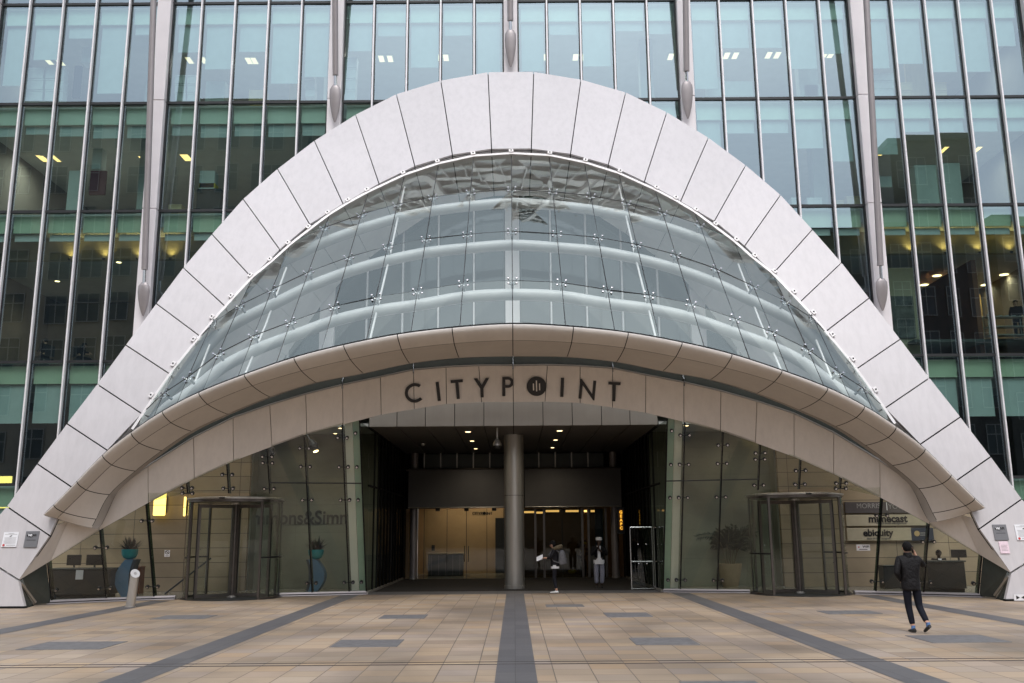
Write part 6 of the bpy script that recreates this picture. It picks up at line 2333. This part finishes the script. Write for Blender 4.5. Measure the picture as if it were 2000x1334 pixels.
# figures behind the glass
STAND = dict(pelvis=(0, 0, 0.93), chest=(0, 0.0, 1.29), neck=(0, 0.0, 1.49), head=(0, 0.03, 1.62), face=(0.0, 1, -0.15),
             sh_l=(-0.19, 0, 1.43), el_l=(-0.25, 0.03, 1.15), wr_l=(-0.20, 0.20, 1.02), sh_r=(0.19, 0, 1.43), el_r=(0.25, 0.03, 1.15), wr_r=(0.20, 0.20, 1.02),
             hip_l=(-0.10, 0, 0.90), kn_l=(-0.10, 0.02, 0.50), an_l=(-0.10, 0, 0.10), hip_r=(0.10, 0, 0.90), kn_r=(0.10, 0.02, 0.50), an_r=(0.10, 0, 0.10), tw=(0.2, 0.14, 0), hem=(0, 0, 0.1))
SIT = dict(STAND)
SIT.update(pelvis=(0, 0, 0.50), chest=(0, 0.03, 0.86), neck=(0, 0.04, 1.06), head=(0, 0.07, 1.19), sh_l=(-0.19, 0.03, 1.0), el_l=(-0.24, 0.10, 0.74), wr_l=(-0.14, 0.33, 0.74),
           sh_r=(0.19, 0.03, 1.0), el_r=(0.24, 0.10, 0.74), wr_r=(0.14, 0.33, 0.74), hip_l=(-0.10, 0.02, 0.48), kn_l=(-0.11, 0.42, 0.50), an_l=(-0.11, 0.42, 0.10),
           hip_r=(0.10, 0.02, 0.48), kn_r=(0.11, 0.42, 0.50), an_r=(0.11, 0.42, 0.10), hem=(0, 0, -0.02))


def seat(p, rotz, label):
    o = thing('chair', label, 'chair', p)
    u = V((math.cos(rotz), math.sin(rotz), 0))
    t = V((-u.y, u.x, 0))
    c = V(p)
    MB().slab([c + u * a * 0.24 + t * b + V((0, 0, 0.36)) for a, b in ((-1, -0.22), (1, -0.22), (1, 0.28), (-1, 0.28))], (0, 0, 0.06)).build('seat', M['dark'], o)
    MB().slab([c + u * a * 0.22 - t * 0.24 + V((0, 0, z)) for a, z in ((-1, 0.5), (1, 0.5), (1, 0.95), (-1, 0.95))], -t * 0.04).build('backrest', M['dark'], o)
    for a, b in ((-1, -1), (1, -1), (-1, 1), (1, 1)):
        q = c + u * a * 0.2 + t * b * 0.2
        MB().tube([q + V((0, 0, 0.0)), q + V((0, 0, 0.36))], 0.018, 6).build('leg', M['steel'], o)


def tie(root, J):
    q = J['neck']
    MB().slab([q + V((-0.055, 0.095, -0.02)), q + V((0.055, 0.095, -0.02)), q + V((0.02, 0.15, -0.20)), q + V((-0.02, 0.15, -0.20))], (0, 0.01, 0)).build('shirt_front', M['cloth'], root)


p = at_y(1833, 1091, 32.35)
pz = V((p.x, 32.35, 0.02))
person('person in a dark suit and white shirt seated behind the reception desk', pz, R(172), {a: V(v) for a, v in SIT.items()}, M['skindark'], M['hair'], 'short', M['suit'], M['suit'], M['shoe'], None, tie)
seat(pz + V((0, 0, 0)), R(172), 'dark office chair under the seated receptionist')

p = at_y(1984, 600, 38.5)
dz = 9.75
person('person in a dark suit standing by a serving trolley behind the glass', V((p.x, 38.5, p.z - 1.45)), R(150), {a: V(v) for a, v in STAND.items()}, M['skin'], M['hair'], 'short', M['suit'], M['suit'], M['shoe'])
zf = p.z - 1.45
t = MB().box(16.6, 22.9, 38.0, 41.5, zf - 0.12, zf - 0.004).build('restaurant_deck', M['carpet'], None)
tag(t, 'raised dark restaurant deck behind the third row windows right of the arch', 'platform')
t = thing('serving_trolley', 'metal serving trolley with plates in front of the standing diner', 'trolley', at_y(1960, 690, 38.1))
a, b = at_y(1925, 650, 38.0), at_y(1999, 645, 38.0)
for zz in (zf + 0.10, zf + 0.45, zf + 0.86):
    MB().box(a.x, b.x, 37.7, 38.15, zz, zz + 0.03).build('shelf', M['steel'], t)
for x in (a.x, b.x - 0.03):
    for y in (37.7, 38.12):
        MB().box(x - 0.002, x + 0.028, y - 0.002, y + 0.032, zf + 0.0, zf + 1.0).build('leg', M['steel'], t)
for k in range(4):
    MB().lathe([(0.05, 0.0), (0.10, 0.03), (0.11, 0.05)], (lerp(a.x, b.x, 0.2 + 0.18 * k), 37.9, zf + 0.892), 10).build('plate', M['cloth'], t)
p = at_y(88, 672, 38.6)
zf2 = p.z - 1.5
person('person in black sitting sideways upstairs behind the glass', V((p.x + 0.05, 38.6, p.z - 1.05)), R(65), {a: V(v) for a, v in SIT.items()}, M['skin'], M['hair'], 'short', M['suit'], M['suit'], M['shoe'])
seat(V((p.x + 0.05, 38.6, p.z - 1.05)), R(65), 'dark cafe chair under the person sitting sideways')
t = MB().box(-22.9, -13.2, 38.0, 41.5, p.z - 1.05 - 0.12, p.z - 1.05 - 0.004).build('cafe_deck', M['carpet'], None)
tag(t, 'raised dark cafe deck behind the third row windows left of the arch', 'platform')
p2 = at_y(155, 700, 38.9)
person('person bent low upstairs, beside the one sitting sideways', V((p2.x, 38.9, p.z - 1.05)), R(-40), {a: V(v) for a, v in {**SIT, 'head': (0, 0.16, 1.05), 'neck': (0, 0.10, 0.97)}.items()}, M['skin'], M['hair'], 'short', M['suit'], M['suit'], M['shoe'])
seat(V((p2.x, 38.9, p.z - 1.05)), R(-40), 'dark cafe chair under the person bent low')

# ------------------------------------------------------------------ buildings across the square, seen mirrored in the glass
def opp(x0, x1, y0, y1, h, mat, label, cols, rows, base=4.0):
    o = thing('opposite_building', label, 'building', ((x0 + x1) / 2, y1, 0))
    MB().box(x0, x1, y0, y1, 0, h).build('wall', M[mat], o)
    MB().box(x0 - 0.4, x1 + 0.4, y0, y1 + 0.5, h + 0.01, h + 0.7).build('cornice', M[mat], o)
    wm, fm_ = MB(), MB()
    for c in range(cols):
        for r_ in range(rows):
            cx = lerp(x0, x1, (c + 0.5) / cols)
            cz = base + (h - base - 1) * (r_ + 0.5) / rows
            hw, hz = (x1 - x0) / cols * 0.32, (h - base) / rows * 0.32
            wm.box(cx - hw, cx + hw, y1 + 0.01, y1 + 0.05, cz - hz, cz + hz)
            for a, b in ((-1, -0.92), (-0.04, 0.04), (0.92, 1)):
                fm_.box(cx + hw * a, cx + hw * b, y1 + 0.055, y1 + 0.12, cz - hz, cz + hz)
            for a, b in ((-1, -0.94), (0.3, 0.36), (0.94, 1)):
                fm_.box(cx - hw, cx + hw, y1 + 0.125, y1 + 0.16, cz + hz * a, cz + hz * b)
    a = tag(wm.build('windows', M['oppwin'], o), kind='stuff')
    b = tag(fm_.build('window_frames', M['oppframe'], o), kind='stuff')
    return o


opp(-72, -13.6, -40, -25, 49.5, 'oppstone', 'tall stone office block across the square mirrored in the left windows', 15, 9)
opp(34, 43, -40, -26, 34.5, 'oppdark', 'narrow dark block across the square mirrored in the right windows', 3, 7)
opp(43.4, 53, -40, -26, 45, 'oppdark', 'tall dark block across the square mirrored in the right windows', 3, 8)
opp(53.4, 90, -40, -25, 35.5, 'oppdark', 'long dark block across the square mirrored at the right edge', 9, 7)
opp(-13, 33, -62, -50, 17, 'oppstone', 'low stone terrace across the square mirrored in the entrance glass', 12, 4)
